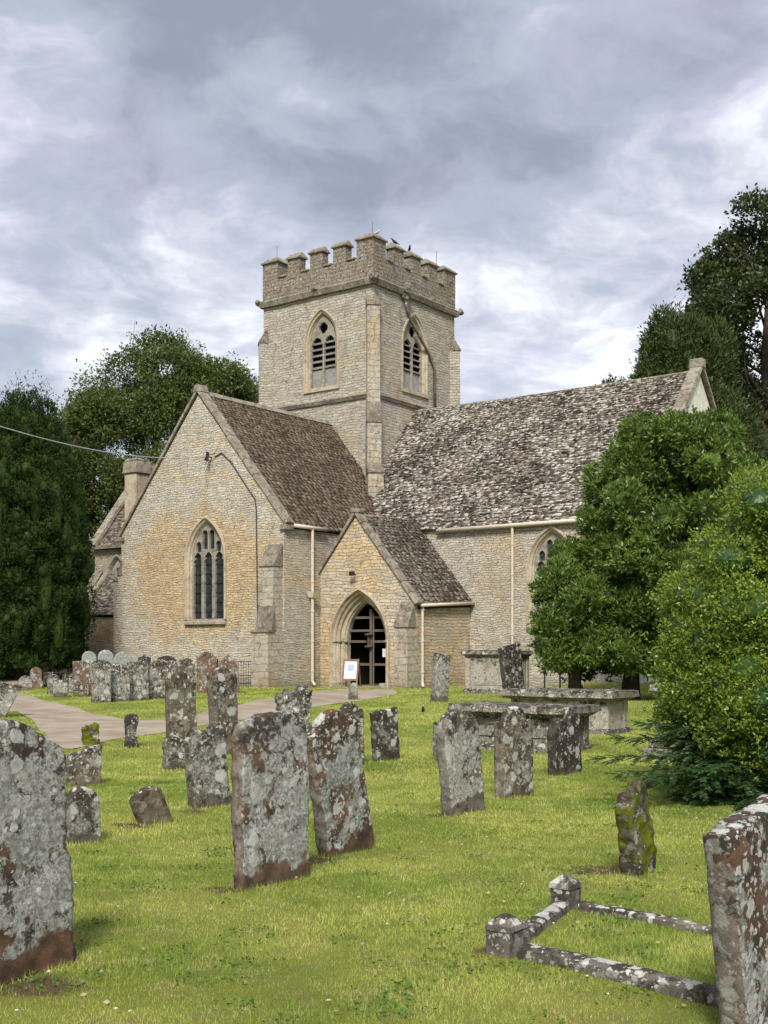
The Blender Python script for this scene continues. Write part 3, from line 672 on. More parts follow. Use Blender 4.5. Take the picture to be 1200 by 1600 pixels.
# --- south transept
def perp_window(Mx, cx, z0, zs, rise, h):
    """three-light window with panel tracery in the head"""
    X = Mx @ Matrix.Translation((cx, 0, 0)); fr = MB()
    sweep(fr, X, h, zs, z0, rise, [(.17, .03), (.17, -.07), (.10, -.08), (.07, -.03), (.04, -.005), (.0, .02), (-.02, .08), (-.06, .12), (-.09, .26)], n=18)
    w = fr.build('window', M['dress'], CH)
    sl = MB(); 
    for k in range(3): sl.hexa([X @ Vector(p) for p in ((-h - .15 + k * (2 * h + .3) / 3, -.12, z0 - .2), (-h - .16 + (k + 1) * (2 * h + .3) / 3, -.12, z0 - .2), (-h - .16 + (k + 1) * (2 * h + .3) / 3, .3, z0 - .2), (-h - .15 + k * (2 * h + .3) / 3, .3, z0 - .2))],
                             [X @ Vector(p) for p in ((-h - .15 + k * (2 * h + .3) / 3, -.10, z0 - .06), (-h - .16 + (k + 1) * (2 * h + .3) / 3, -.10, z0 - .06), (-h - .16 + (k + 1) * (2 * h + .3) / 3, .3, z0 + .02), (-h - .15 + k * (2 * h + .3) / 3, .3, z0 + .02))])
    sl.build('window_sill', M['dress_grey'], w, bevel=.02)
    hi = h - .08; tr = MB(); lw = (2 * hi) / 6 - .055; dx = 2 * hi / 3
    zl = zs - .05; l1 = arch(lw, zl, z0 + .03, lw * 1.7, n=8)
    outer = arch(h, zs, z0 - .01, rise, -.07); holes = [shift(l1, k * dx) for k in (-1, 0, 1)]
    ztop = lambda x: (lambda c: zs + math.sqrt(max(0, (h - .08 + c) ** 2 - (abs(x) + c) ** 2)))((rise * rise - h * h) / (2 * h))
    zb = zl + lw * 1.7
    for k in (-1.0, -.34, .34, 1.0):     # upright panels in the head
        x = k * dx * .92; pw_ = dx * .24
        zt = min(ztop(abs(x) + pw_) - .06, ztop(x) - .1); z1 = zb + .10 + (0 if abs(k) < .5 else -.10)
        if zt - z1 > .12: holes.append(shift(arch(pw_, zt - .12 if zt - z1 > .3 else z1 + .05, z1, min(.16, zt - z1 - .06) if zt - z1 > .3 else max(.08, zt - z1 - .08), n=4), x))
    wall_plate(tr, X, outer, holes, .14, .12)
    for k in (-1, 0, 1):
        for c in (-1, 1): tr.tube([X @ Vector((k * dx + c * lw * .95, .15, zl + .12)), X @ Vector((k * dx + c * lw * .95, .22, zl + .12))], .06, 8)
    for x in (-dx / 2, dx / 2): tr.hexa([X @ Vector(p) for p in ((x - .045, .14, z0), (x - .012, .06, z0), (x + .012, .06, z0), (x + .045, .14, z0))], [X @ Vector(p) for p in ((x - .045, .14, zl + .25), (x - .012, .06, zl + .25), (x + .012, .06, zl + .25), (x + .045, .14, zl + .25))])
    tr.build('tracery', M['dress_grey'], w)
    g = MB(); g.box(-h, h, .24, .26, z0, zs + rise, X); g.build('glass', M['glass'], w)
    bars = MB()
    for k in range(7): bars.box(-hi, hi, .20, .215, z0 + .3 + k * .36, z0 + .318 + k * .36, X)
    bars.build('saddle_bars', M['iron'], w)
    return w
HT, ET, WT, CT = 11.2, 5.95, 8.7, -4.35       # ridge, eave, width, centre
def transept():
    mb = MB(); X = SOUTH(-WT, 0)
    ol = [(0, -.4), (WT, -.4), (WT, ET), (WT / 2, HT - .12), (0, ET)]
    wc = WT - 3.95
    wall_plate(mb, X, ol, [shift(arch(.93, 4.75, 2.5, 1.5, .17), wc)], 0, .03)
    mb.add([(0, 0, -.4), (0, 8, -.4), (0, 8, ET), (0, 0, ET)], [(0, 1, 2, 3)])
    mb.add([(-WT, 0, -.4), (-WT, 8, -.4), (-WT, 8, ET), (-WT, 0, ET)], [(0, 1, 2, 3)])
    mb.build('transept_wall', M['gable'], CH)
    perp_window(X, wc, 2.5, 4.75, 1.5, .93)
    sl = math.hypot(WT / 2, HT - ET); upr = Vector((-(WT / 2), 0, HT - ET)).normalized(); upl = Vector((WT / 2, 0, HT - ET)).normalized()
    tiles('transept_roof', Vector((.0, .28, ET)) - upr * .16, (0, 1, 0), upr, 8.2, sl + .13, M['slate_tran'], seed=3, row=.17)
    tiles('transept_roof', Vector((-WT, .28, ET)) - upl * .16, (0, 1, 0), upl, 8.2, sl + .13, M['slate_tran'], seed=4, row=.2)
    rc = MB()
    for k in range(16): rc.prism([(-.16, HT - .10), (0, HT + .09), (.16, HT - .10)], FR((CT, .5 + k * .48), (1, 0)), .005, .47)
    rc.build('ridge_stones', M['cope'], CH, jitter=.01)
    for s, u in ((1, upr), (-1, upl)):
        foot = Vector((CT + s * (WT / 2 + .10), .13, ET - .08)); coping('gable_coping', foot, Vector((CT, .13, HT + .0)), .44, .13, (0, 1, 0), seg=.6)
        k = MB(); k.box(CT + s * (WT / 2 + .0) - .16, CT + s * (WT / 2) + .16, -.1, .36, ET - .28, ET - .07); k.build('kneeler', M['cope'], CH, bevel=.03)
    a = MB(); a.prism([(-.22, HT - .02), (-.12, HT + .26), (.12, HT + .26), (.22, HT - .02)], FR((CT, -.10), (1, 0)), 0, .46); a.build('apex_stone', M['cope'], CH, bevel=.02)
    # buttress at the near corner, three stages, and the one at the far corner
    prof_buttress('transept_buttress', (-.42, 0), 0, .82, [(.85, 1.98, .12), (.62, 2.05, .95), (.50, 4.35, .85)], M['butt'], z0=-.4)
    prof_buttress('transept_buttress', (-WT + .05, .45), math.radians(-90), .8, [(.62, 4.1, .15), (.42, 4.35, .9)], M['gable'], z0=-.2)
    # chimney on the far side
    c = MB(); x0, y0 = -WT - .95, .95; c.box(x0, x0 + .72, y0, y0 + .75, 6.6, 8.62); c.box(x0 - .08, x0 + .85, y0 - .1, y0 + 1.2, 3.0, 6.6)
    ch = c.build('chimney', M['dress'], CH, bevel=.02)
    c = MB(); c.hexa([(x0 - .07, y0 - .07, 8.62), (x0 + .79, y0 - .07, 8.62), (x0 + .79, y0 + .82, 8.62), (x0 - .07, y0 + .82, 8.62)], [(x0 - .03, y0 - .03, 9.12), (x0 + .75, y0 - .03, 9.12), (x0 + .75, y0 + .78, 9.12), (x0 - .03, y0 + .78, 9.12)])
    c.box(x0 + .02, x0 + .7, y0 + .02, y0 + .73, 9.12, 9.24); c.build('chimney_cap', M['cope'], ch, bevel=.03)
transept()

# --- nave
HN, EN, BN, BR, NA1 = 11.95, 6.1, 5.7, 11.05, 11.15
def nave():
    mb = MB(); X = SOUTH(-.1, BN); L = NA1 + .1
    wx = 7.85
    wall_plate(mb, X, [(0, -.4), (L, -.4), (L, EN), (0, EN)], [shift(arch(.85, 4.3, 2.3, 1.35, .17), wx)], 0, .03)
    mb.build('nave_wall', M['nave'], CH)
    perp_window(X, wx, 2.3, 4.3, 1.35, .85)
    g = MB(); wall_plate(g, WEST(NA1, BN), [(0, -.4), (2 * (BR - BN), -.4), (2 * (BR - BN), EN), (BR - BN, HN - .1), (0, EN)], [], 0)
    g.build('west_wall', ashlar('limewashed_wall', (.82, .80, .72), (.70, .68, .60), .22), CH)
    n2 = MB(); n2.add([(0, 2 * BR - BN, 0), (NA1, 2 * BR - BN, 0), (NA1, 2 * BR - BN, EN), (0, 2 * BR - BN, EN)], [(0, 1, 2, 3)]); n2.build('north_wall', M['nave'], CH)
    run = BR - BN; sl = math.hypot(run, HN - EN); up = Vector((0, run, HN - EN)).normalized(); dn = Vector((0, -run, HN - EN)).normalized()
    tiles('nave_roof', Vector((-2.0, BN, EN)) - up * .2, (1, 0, 0), up, NA1 + 1.85, sl + .15, M['slate_nave'], seed=5, row=.165, sag=.10, thick=.05, wmin=.15, wmax=.38)
    tiles('nave_roof', Vector((-2.0, 2 * BR - BN, EN)) - dn * .2, (1, 0, 0), dn, NA1 + 1.85, sl + .15, M['slate_nave'], seed=6, row=.25)
    rc = MB(); x = -1.95
    while x < NA1 - .3:
        rc.prism([(-.2, HN - .20), (0, HN + .03), (.2, HN - .20)], FR((x, BR), (0, -1)), .004, .44) if False else rc.hexa(
            [(x, BR - .2, HN - .22), (x + .44, BR - .2, HN - .22), (x + .44, BR + .2, HN - .22), (x, BR + .2, HN - .22)],
            [(x, BR - .03, HN + .03 - .05 * math.sin((x + 2) / 13 * math.pi)), (x + .44, BR - .03, HN + .03 - .05 * math.sin((x + 2) / 13 * math.pi)), (x + .44, BR + .03, HN + .03 - .05 * math.sin((x + 2) / 13 * math.pi)), (x, BR + .03, HN + .03 - .05 * math.sin((x + 2) / 13 * math.pi))]); x += .445
    rc.build('ridge_stones', M['cope'], CH, jitter=.012)
    coping('gable_coping', (NA1 - .08, BN - .1, EN - .02), (NA1 - .08, BR, HN + .10), .50, .14, (1, 0, 0), seg=.7)
    coping('gable_coping', (NA1 - .08, 2 * BR - BN + .1, EN - .02), (NA1 - .08, BR, HN + .10), .50, .14, (1, 0, 0), seg=.7)
    a = MB(); a.box(NA1 - .35, NA1 + .2, BR - .2, BR + .2, HN + .05, HN + .42); a.build('apex_stone', M['cope'], CH, bevel=.05, jitter=.03)
nave()

# --- porch
PB, PC, PR, PH, PE = 2.0, 1.71, 4.30, 6.30, 3.05
def porch():
    mb = MB(); X = SOUTH(0, PB); pl = .03
    sl = (PH - PE) / (PR - PC); zl = PH - (PC - pl) * sl
    dc, dh, dzs, dr = 1.88, .90, 1.66, 1.45
    wall_plate(mb, X, [(pl, -.3), (PR, -.3), (PR, PE), (PC, PH - .08), (pl, zl)], [shift(arch(dh, dzs, -.3, dr, .46), dc)], 0, .03)
    wall_plate(mb, WEST(PR, PB), [(0, -.3), (BN - PB, -.3), (BN - PB, PE + .12), (0, PE)], [], 0)
    mb.build('porch_wall', M['porch'], CH)
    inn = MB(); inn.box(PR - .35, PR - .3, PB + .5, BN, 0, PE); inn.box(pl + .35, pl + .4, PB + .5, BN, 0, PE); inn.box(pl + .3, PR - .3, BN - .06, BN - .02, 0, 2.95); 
    inn.build('porch_shade_lining', M['wood_and_shade'], CH)  # inner door and side sheets made near-black to paint the porch's dark interior
    XD = X @ Matrix.Translation((dc, 0, 0)); d = MB()
    # hood mould and three moulded orders
    sweep(d, XD, dh, dzs, -.05, dr, [(.46, .04), (.46, -.09), (.40, -.10), (.36, -.02), (.34, .02), (.30, .03), (.27, .08), (.30, .13), (.24, .16), (.20, .15), (.17, .19), (.18, .26), (.12, .30), (.06, .30), (.04, .36), (.0, .40), (.0, .62)], n=20)
    dw = d.build('doorway', M['dress'], CH)
    cp = MB()
    for s in (-1, 1):
        for e, dd in ((.34, .06), (.20, .2), (.03, .36)):
            cp.tube([XD @ Vector((s * (dh + e), dd, dzs - .06)), XD @ Vector((s * (dh + e), dd, dzs + .0)), XD @ Vector((s * (dh + e), dd, dzs + .04))], [.055, .105, .085], 12)
    cp.build('capital', M['dress_grey'], dw, smooth=True)
    bs = MB(); bs.box(-dh - .5, -dh - .0, -.08, .5, -.1, .62, XD) if False else None
    for s in (-1, 1): bs.box(min(s * (dh + .02), s * (dh + .5)), max(s * (dh + .02), s * (dh + .5)), -.07, .45, -.1, .16, XD)
    bs.build('plinth', M['dress_grey'], dw, bevel=.02)
    # timber gate frame filling the arch, with rails, post and brackets
    g = MB()
    for z in (.78, 1.62, 2.02, 2.5): g.box(-dh + (.03 if z < 2.1 else .22), dh - (.03 if z < 2.1 else .22), .50, .55, z, z + .085, XD)
    gt = g.build('gate', M['wood_grey'], CH)
    g = MB(); g.box(.10, .21, .46, .499, .0, 2.85, XD); g.box(.235, .30, .47, .499, .0, 2.7, XD); g.box(dh - .08, dh - .01, .47, .499, 0, 1.9, XD); g.build('gate_post', M['wood_grey'], gt, bevel=.008)
    g = MB()
    for z in (1.42, 1.86): g.tube([XD @ Vector((.12, .40, z)), XD @ Vector((.12, .40, z + .05)), XD @ Vector((.12, .40, z + .10))], [.12, .17, .13], 10)
    g.tube([XD @ Vector((.12, .40, 1.45)), XD @ Vector((.12, .40, 1.95))], .06, 8); g.build('gate_lantern', M['wood_and_shade2'], gt)
    g = MB(); g.box(dh - .20, dh - .04, .455, .462, 1.10, 1.40, XD); g.build('notice', M['paper'], gt)
    st = MB(); st.box(-dh - .1, dh + .15, -.35, .5, -.1, .05, XD); st.build('door_step', M['paving'], CH, bevel=.02)
    # roof
    run = PR - PC; L = BN - PB + 1.2; up = Vector((-run, 0, PH - PE)).normalized(); S = math.hypot(run, PH - PE)
    tiles('porch_roof', Vector((PR, PB + .22, PE)) - up * .2, (0, 1, .045), up, BN - PB - .2, S + .16, M['slate_porch'], seed=8, row=.17, wmin=.16, wmax=.36, thick=.04)
    up2 = Vector((run, 0, PH - PE)).normalized(); S2 = S * (PC - .02) / run
    tiles('porch_roof', Vector((.02, PB + .22, PH - (PC - .02) * (PH - PE) / run)), (0, 1, 0), up2, BN - PB - .2, S2, M['slate_porch'], seed=9, row=.17)
    rc = MB()
    for k in range(9): rc.hexa([(PC - .16, PB + .4 + k * .42, PH - .16), (PC + .16, PB + .4 + k * .42, PH - .16), (PC + .16, PB + .81 + k * .42, PH - .16), (PC - .16, PB + .81 + k * .42, PH - .16)],
                               [(PC - .03, PB + .4 + k * .42, PH + .06), (PC + .03, PB + .4 + k * .42, PH + .06), (PC + .03, PB + .81 + k * .42, PH + .06), (PC - .03, PB + .81 + k * .42, PH + .06)])
    rc.build('ridge_stones', M['cope'], CH, jitter=.012)
    coping('gable_coping', (PR + .12, PB + .08, PE - .1), (PC, PB + .08, PH), .36, .13, (0, 1, 0), seg=.5)
    coping('gable_coping', (-.06, PB + .08, PH - (PC + .06) * (PH - PE) / run), (PC, PB + .08, PH), .36, .13, (0, 1, 0), seg=.5)
    a = MB(); a.box(PC - .2, PC + .2, PB - .1, PB + .3, PH + .02, PH + .22); a.build('apex_stone', M['cope'], CH, bevel=.05, jitter=.03)
    prof_buttress('porch_buttress', (PR - .27, PB), 0, .56, [(.42, 2.15, .95)], M['butt'], z0=-.3)
    # floodlight on the gable
    fl = MB(); fl.box(PC - .13, PC + .10, PB - .26, PB - .18, 4.05, 4.21); fl.tube([(PC, PB - .18, 4.13), (PC, PB + .02, 4.1)], .02, 6); fl.build('floodlight', M['iron'], CH, bevel=.01)
porch()

# --- chancel aisle and lean-to beyond the transept
def chancel():
    b0, rb, a0, a1, ze, zr = 4.0, 7.2, -15.2, -8.0, 6.15, 10.25
    mb = MB(); X = SOUTH(a0, b0)
    wall_plate(mb, X, [(0, -.4), (a1 - a0, -.4), (a1 - a0, ze), (0, ze)], [shift(arch(.6, 4.4, 2.6, 1.1, .15), 1.55)], 0, .03)
    mb.add([(a0, b0, -.4), (a0, 2 * rb - b0, -.4), (a0, 2 * rb - b0, ze), (a0, rb, zr), (a0, b0, ze)], [(0, 1, 2, 3, 4)])
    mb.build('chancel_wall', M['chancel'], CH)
    W = X @ Matrix.Translation((1.55, 0, 0)); fr = MB(); sweep(fr, W, .6, 4.4, 2.6, 1.1, [(.15, .03), (.15, -.07), (.08, -.07), (.03, 0), (0, .06), (-.06, .18)]); w = fr.build('window', M['dress_grey'], CH)
    tr = MB(); l = arch(.2, 4.1, 2.65, .4); wall_plate(tr, W, arch(.6, 4.4, 2.6, 1.1, -.05), [shift(l, -.27), shift(l, .27), circle(0, 4.9, .17, 14)], .1, .1); tr.build('tracery', M['dress_grey'], w)
    g = MB(); g.box(-.6, .6, .2, .22, 2.6, 5.5, W); g.build('glass', M['glass'], w)
    up = Vector((0, rb - b0, zr - ze)).normalized(); S = math.hypot(rb - b0, zr - ze)
    tiles('chancel_roof', Vector((a0 + .2, b0, ze)) - up * .2, (1, 0, 0), up, a1 - a0, S + .2, M['slate_porch'], seed=12, row=.2)
    coping('gable_coping', (a0 + .05, b0 - .15, ze - .1), (a0 + .05, rb, zr + .1), .5, .16, (1, 0, 0), seg=.7)
    e = MB(); e.box(a0 - .1, a1, b0 - .28, b0 - .14, ze - .22, ze - .1); e.build('gutter', M['butt_cap'], CH)
    # battered end buttress
    prof_buttress('chancel_buttress', (a0 + .3, b0), 0, .6, [(.9, 1.9, .9), (.5, 4.2, .8)], M['chancel'], z0=-.4)
    # lean-to
    c0, c1, d0, zl, zt = -14.3, -9.3, 2.6, 3.0, 4.75
    m = MB(); wall_plate(m, SOUTH(c0 + .1, d0), [(0, -.4), (c1 - c0, -.4), (c1 - c0, zl), (0, zl)], [], 0)
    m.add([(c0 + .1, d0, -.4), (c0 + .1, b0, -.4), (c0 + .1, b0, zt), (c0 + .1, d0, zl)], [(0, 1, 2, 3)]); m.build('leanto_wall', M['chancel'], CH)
    up = Vector((0, b0 - d0, zt - zl)).normalized(); S = math.hypot(b0 - d0, zt - zl)
    tiles('leanto_roof', Vector((c0, d0, zl)) - up * .2, (1, 0, 0), up, c1 - c0, S + .25, M['slate_porch'], seed=13, row=.2)
    coping('leanto_coping', (c0 - .02, d0 - .1, zl - .05), (c0 - .02, b0, zt + .05), .3, .12, (1, 0, 0))
    p = MB(); p.box(c0 - .55, c0 + .08, d0 + .1, d0 + .7, -.4, 2.9); p.build('corner_pier', M['chancel'], CH, jitter=.02, sub=2)
    p = MB(); p.tube([(c0 + .25, d0 - .08, .1), (c0 + .25, d0 - .08, 2.9)], .045, 8); p.build('downpipe', M['gutter'], CH)
chancel()

# --- gutters, downpipes, cable
def rainwater():
    g = MB(); g.tube([(.17, .35, ET - .10), (.17, 2.2, ET - .11)], .07, 8); g.build('gutter', M['gutter'], CH, smooth=True)
    g = MB(); g.tube([(2.9, BN - .16, EN - .2), (NA1 - .1, BN - .16, EN - .16)], .08, 8); g.build('gutter', M['gutter'], CH, smooth=True)
    g = MB(); g.tube([(PR + .17, PB + .2, PE - .12), (PR + .17, BN - .05, PE + .05)], .06, 8); g.build('gutter', M['gutter'], CH, smooth=True)
    def pipe(x, y, z1, z0=.05, r=.05, foot=(.12, 0), hopper=None, base=(0, 0)):
        p = MB(); p.tube([(x, y, z1), (x, y, z0 + .16), (x + foot[0], y + foot[1], z0)], r, 8)
        for z in np.arange(z0 + .5, z1, 1.1): p.tube([(x, y, z), (x, y, z + .06)], r + .02, 8)
        if hopper: p.hexa([(x - .1, y - .1, hopper), (x + .1, y - .1, hopper), (x + .1, y + .1, hopper), (x - .1, y + .1, hopper)], [(x - .17, y - .15, hopper + .22), (x + .17, y - .15, hopper + .22), (x + .17, y + .15, hopper + .22), (x - .17, y + .15, hopper + .22)])
        p.build('downpipe', M['gutter'], CH)
    pipe(.17, 1.38, ET - .1, hopper=3.28, r=.055); pipe(PR + .12, PB + .35, PE - .1, foot=(.1, -.1)); pipe(6.2, BN - .14, EN - .18, z0=.3)
    v = MB(); v.tube([(-2.35, TB0 - .13, 8.9), (-1.05, TB0 - .45, 6.75)], .07, 8); v.build('lead_valley_pipe', M['lead'], CH)
    c = MB(); c.tube([(-3.45, -.03, 8.62), (-3.1, -.03, 8.75), (-2.6, -.03, 8.35), (-1.62, -.03, 7.15), (-1.40, -.03, 6.9), (-1.33, -.03, 6.5), (-1.26, -.03, 2.0)], .022, 6)
    c.build('wall_cable', M['cable'], CH)
    b = MB(); b.tube([(-3.62, -.02, 8.62), (-3.62, -.25, 8.62)], .03, 6); b.tube([(-3.75, -.25, 8.5), (-3.55, -.25, 8.75)], .035, 6); b.tube([(-3.9, -.2, 8.62), (-3.3, -.12, 8.75)], .015, 5)
    b.tube([(-3.62, -.25, 8.45), (-3.62, -.25, 8.8)], .05, 6); b.build('cable_bracket', M['iron'], CH)
rainwater()
def w2(a, b, z): return P0 + e_a * a + e_b * b + Vector((0, 0, z))
def overhead():
    end = w2(-3.7, -.27, 8.62); start = PT(-160, 610, 24)
    pts = []
    for k in range(25):
        t = k / 24; p = start.lerp(end, t); p.z -= .9 * 4 * t * (1 - t) * .55; pts.append(p)
    m = MB(); m.tube(pts, .016, 6); o = m.build('overhead_cable', M['cable_w']); tag(o, 'thin grey service cable sagging from the left edge to the transept gable', 'cable')
overhead()

# --- things by the church wall
def railing():
    root = empty('iron_railing', w2(-2.2, -.55, 0), R(-36.5), label='low black iron railing standing against the foot of the transept wall', cat='railing')
    f = MB()
    for z in (.12, .42, .92): f.box(-.6, 1.35, -.012, .012, z, z + .025)
    f.build('rail', M['iron'], root)
    f = MB()
    for k in range(17): f.box(-.6 + k * .12, -.588 + k * .12, -.006, .006, .0, .92)
    f.build('bars', M['iron'], root)
    for x in (-.62, 1.34):
        f = MB(); f.box(x, x + .04, -.02, .02, -.05, 1.0); f.build('post', M['iron'], root)
railing()
def a_board():
    p = w2(2.15, 1.05, 0); z0 = .012
    r = empty('sandwich_board', (p.x, p.y, terrain(p.x, p.y) + z0), R(-14), label='wooden notice board on legs leaning open in front of the porch door', cat='sign board')
    for s in (-1, 1):
        f = MB(); T = Matrix.Rotation(R(-16), 4, 'X')
        f.box(s * .27 - .025, s * .27 + .025, -.02, .02, 0, 1.02, T); f.build('leg', M['wood_red'], r)
        f = MB(); T2 = Matrix.Translation((0, .56, 0)) @ Matrix.Rotation(R(16), 4, 'X'); f.box(s * .27 - .02, s * .27 + .02, -.02, .02, 0, 1.0, T2); f.build('rear_leg', M['wood_red'], r)
    f = MB(); f.box(-.245, .245, -.018, .018, .95, 1.01, T); f.box(-.245, .245, -.018, .018, .22, .27, T); f.build('crossbar', M['wood_red'], r)
    f = MB(); f.box(-.23, .23, -.012, .010, .29, .93, T); pn = f.build('notice', M['paper'], r)
    f = MB(); f.box(-.11, .12, -.016, -.013, .58, .82, T); f.build('notice_print', M['blue'], pn)
a_board()

# ------------------------------------------------------------------ headstones
def smt(x): return x * x * (3 - 2 * x)
def top_drop(shape, u):
    a = abs(u)
    return {'flat': lambda: .01 * math.sin(u * 5),
            'seg': lambda: .16 * u * u + .04 * a ** 8,
            'round': lambda: .5 * (1 - math.sqrt(max(0, 1 - (a * .985) ** 2))),
            'soft': lambda: .30 * (1 - math.sqrt(max(0, 1 - (a * .97) ** 2.6))),
            'shoulder': lambda: (.34 * (1 - math.sqrt(max(0, 1 - (a / .62) ** 2))) if a < .6 else .27 + .02 * math.cos(u * 9)),
            'ogee': lambda: .24 * smt(min(1, a * 1.05)),
            'point': lambda: .42 * a,
            'scroll': lambda: .12 * (1 - math.cos(u * 2.6)) - .05 * math.cos(u * 9.5) + .08 * a,
            'double': lambda: .14 * abs(math.cos(u * math.pi * .5)) ** 3 + .12 * a ** 6,
            'slopeR': lambda: .16 * (u + 1) + .05 * a ** 5, 'slopeL': lambda: .16 * (1 - u) + .05 * a ** 5,
            'broken': lambda: .10 * (1 - u) + .07 * math.sin(u * 7 + 1) + .05 * math.sin(u * 17),
            'bell': lambda: .30 * a ** 2.2}[shape]()
def slab(name, w, H, th, shape, seed=0, rough=.006, waist=0.0, flare=0.0, nx=26, nz=44, ny=4, chip=.5, mat=None):
    """one weathered upright stone, origin at ground level, front face at -y"""
    idx = {}; V = []; F = []; below = .18
    def vert(i, j, k):
        key = (i, j, k)
        if key in idx: return idx[key]
        u = 2 * i / nx - 1; v = j / nz; d = k / ny * 2 - 1
        htop = H - top_drop(shape, u) * w
        z = -below + v * (htop + below)
        hw = w / 2
        vz = max(0, z / H)
        hw *= 1 - waist * math.exp(-((vz - .45) / .2) ** 2) + flare * vz
        x = u * hw; y = d * th / 2
        # rounded arrises
        e = min(1 - abs(u), .08) / .08; e2 = min(1 - v, .04) / .04
        if k in (0, ny): x -= math.copysign(.004 + .006 * rg_noise(i, j), u) if abs(u) > .999 else 0; z -= .006 if j == nz else 0
        if abs(u) > .999: y *= .93
        if j == nz: y *= .88
        p = Vector((x, y, z)); q = Vector((x * 1.0, y, z)) + Vector((seed * 7.3, seed * 3.1, seed * 1.7))
        n1 = noise.noise_vector(q * 3.5); n2 = noise.noise_vector(q * 13); n3 = noise.noise_vector(q * 34)
        p += n1 * rough * 1.6 + n2 * rough * .9 + n3 * rough * .55
        edge = (1 - e) + (1 - e2)
        if edge > 0:
            c = noise.noise(q * 9 + Vector((5, 5, 5))); c2 = noise.noise(q * 24)
            if c > .05: p -= Vector((math.copysign(1, u) * (1 - e), 0, (1 - e2))) * (c - .05) * .09 * chip * min(1, w)
            if c2 > .1: p -= Vector((math.copysign(1, u) * (1 - e), 0, (1 - e2))) * (c2 - .1) * .03 * chip
        idx[key] = len(V); V.append(tuple(p)); return idx[key]
    def rg_noise(i, j): return noise.noise(Vector((i * .7 + seed, j * .31, seed * 2.1))) * .5 + .5
    for k in (0, ny):
        for i in range(nx):
            for j in range(nz):
                q = [vert(i, j, k), vert(i + 1, j, k), vert(i + 1, j + 1, k), vert(i, j + 1, k)]; F.append(q if k == 0 else q[::-1])
    for i in (0, nx):
        for k in range(ny):
            for j in range(nz):
                q = [vert(i, j, k), vert(i, j, k + 1), vert(i, j + 1, k + 1), vert(i, j + 1, k)]; F.append(q[::-1] if i == 0 else q)
    for i in range(nx):
        for k in range(ny): F.append([vert(i, nz, k), vert(i + 1, nz, k), vert(i + 1, nz, k + 1), vert(i, nz, k + 1)])
    me = bpy.data.meshes.new(name); me.from_pydata(V, [], F)
    return link_mesh(name, me, mat, smooth=True)
STONES = []; sd0 = random.Random(3)
def stone(xl, yb, xr, yt, shape, mat, label, phi=50, th=.11, roll=0.0, pitch=0.0, group='weathered headstones in the churchyard', seed=None, rough=.006, cat='gravestone', name='gravestone', **kw):
    """xl,yb: photo position of the front face's near bottom corner; xr its far side; yt the top"""
    if group.startswith('headstones crowded'): xl -= 3; xr += 2; phi += sd0.uniform(-6, 8); roll = sd0.uniform(-3.5, 3.5)
    p = G(xl, yb); c, s = math.cos(R(phi)), math.sin(R(phi)); k = (xr - 600) / F_PX
    w = (k * p.y - p.x) / (c - k * s); mid = p + Vector((c, s, 0)) * w / 2
    H = CAM_Z + (HOR - yt) / F_PX * mid.y - terrain(mid.x, mid.y)
    sd = seed if seed is not None else len(STONES) + 1
    o = slab(name, w, H, th, shape, sd, rough, mat=M[mat], **kw)
    nrm = Vector((s, -c, 0)); ctr = mid - nrm * th / 2
    o.location = (ctr.x, ctr.y, terrain(ctr.x, ctr.y) - .01)
    # local: x along the face, -y towards the viewer
    o.rotation_euler = (Matrix.Rotation(R(phi), 3, 'Z') @ Matrix.Rotation(R(roll), 3, 'Y') @ Matrix.Rotation(R(pitch), 3, 'X')).to_euler()
    tag(o, label, cat, group); STONES.append((o, w, th)); return o

# foreground
stone(-175, 1590, 122, 1122, 'seg', 'st_patch', 'broad grey lichened headstone cut off by the left edge of the picture', phi=56, th=.13, roll=-4.0, rough=.008, nx=40, nz=60)
stone(380, 1392, 486, 1110, 'soft', 'st_greyred', 'tall upright grey headstone with reddish foot in the middle foreground', phi=52, th=.10, roll=-1.0, rough=.009, nx=34, nz=60)
stone(516, 1340, 588, 1096, 'ogee', 'st_whitered', 'red-brown headstone with white lichen leaning left, just right of the tall grey one', phi=50, th=.12, roll=-15, pitch=3, rough=.009, nx=34, nz=56)
stone(1172, 1640, 1262, 1256, 'flat', 'st_crust', 'thick headstone with crusty white lichen at the bottom right edge', phi=47, th=.125, roll=-11, rough=.004, chip=.2, nx=34, nz=56)
stone(998, 1371, 1027, 1222, 'broken', 'st_moss', 'small leaning headstone thick with yellow-green moss', phi=55, th=.13, roll=-14, rough=.016, waist=.0)
# middle distance, right
stone(706, 1275, 760, 1104, 'round', 'st_grey', 'round-topped grey headstone leaning left, leftmost of three before the table tombs', phi=48, th=.12, roll=-8)
stone(787, 1249, 835, 1102, 'shoulder', 'st_mottle', 'scalloped brownish headstone standing in the middle of three before the table tombs', phi=48, th=.12, roll=-1)
stone(869, 1213, 911, 1115, 'broken', 'st_dark', 'short dark headstone with rough top, rightmost of three before the table tombs', phi=48, th=.12, roll=-3)
stone(684, 1188, 694, 1127, 'flat', 'st_mottle', 'thin slip of headstone almost hidden behind the round-topped leaning one', phi=60, th=.08)
stone(678, 1098, 700, 1020, 'flat', 'st_grey', 'grey flat-topped headstone leaning right on the lawn beside the porch', phi=48, th=.14, roll=6)
stone(793, 1092, 822, 1006, 'flat', 'st_dark', 'dark headstone tilting left against the far chest tomb', phi=46, th=.15, roll=-10)
stone(548, 1094, 560, 1066, 'round', 'st_grey', 'tiny round-topped stone before the notice board', phi=40, th=.12)
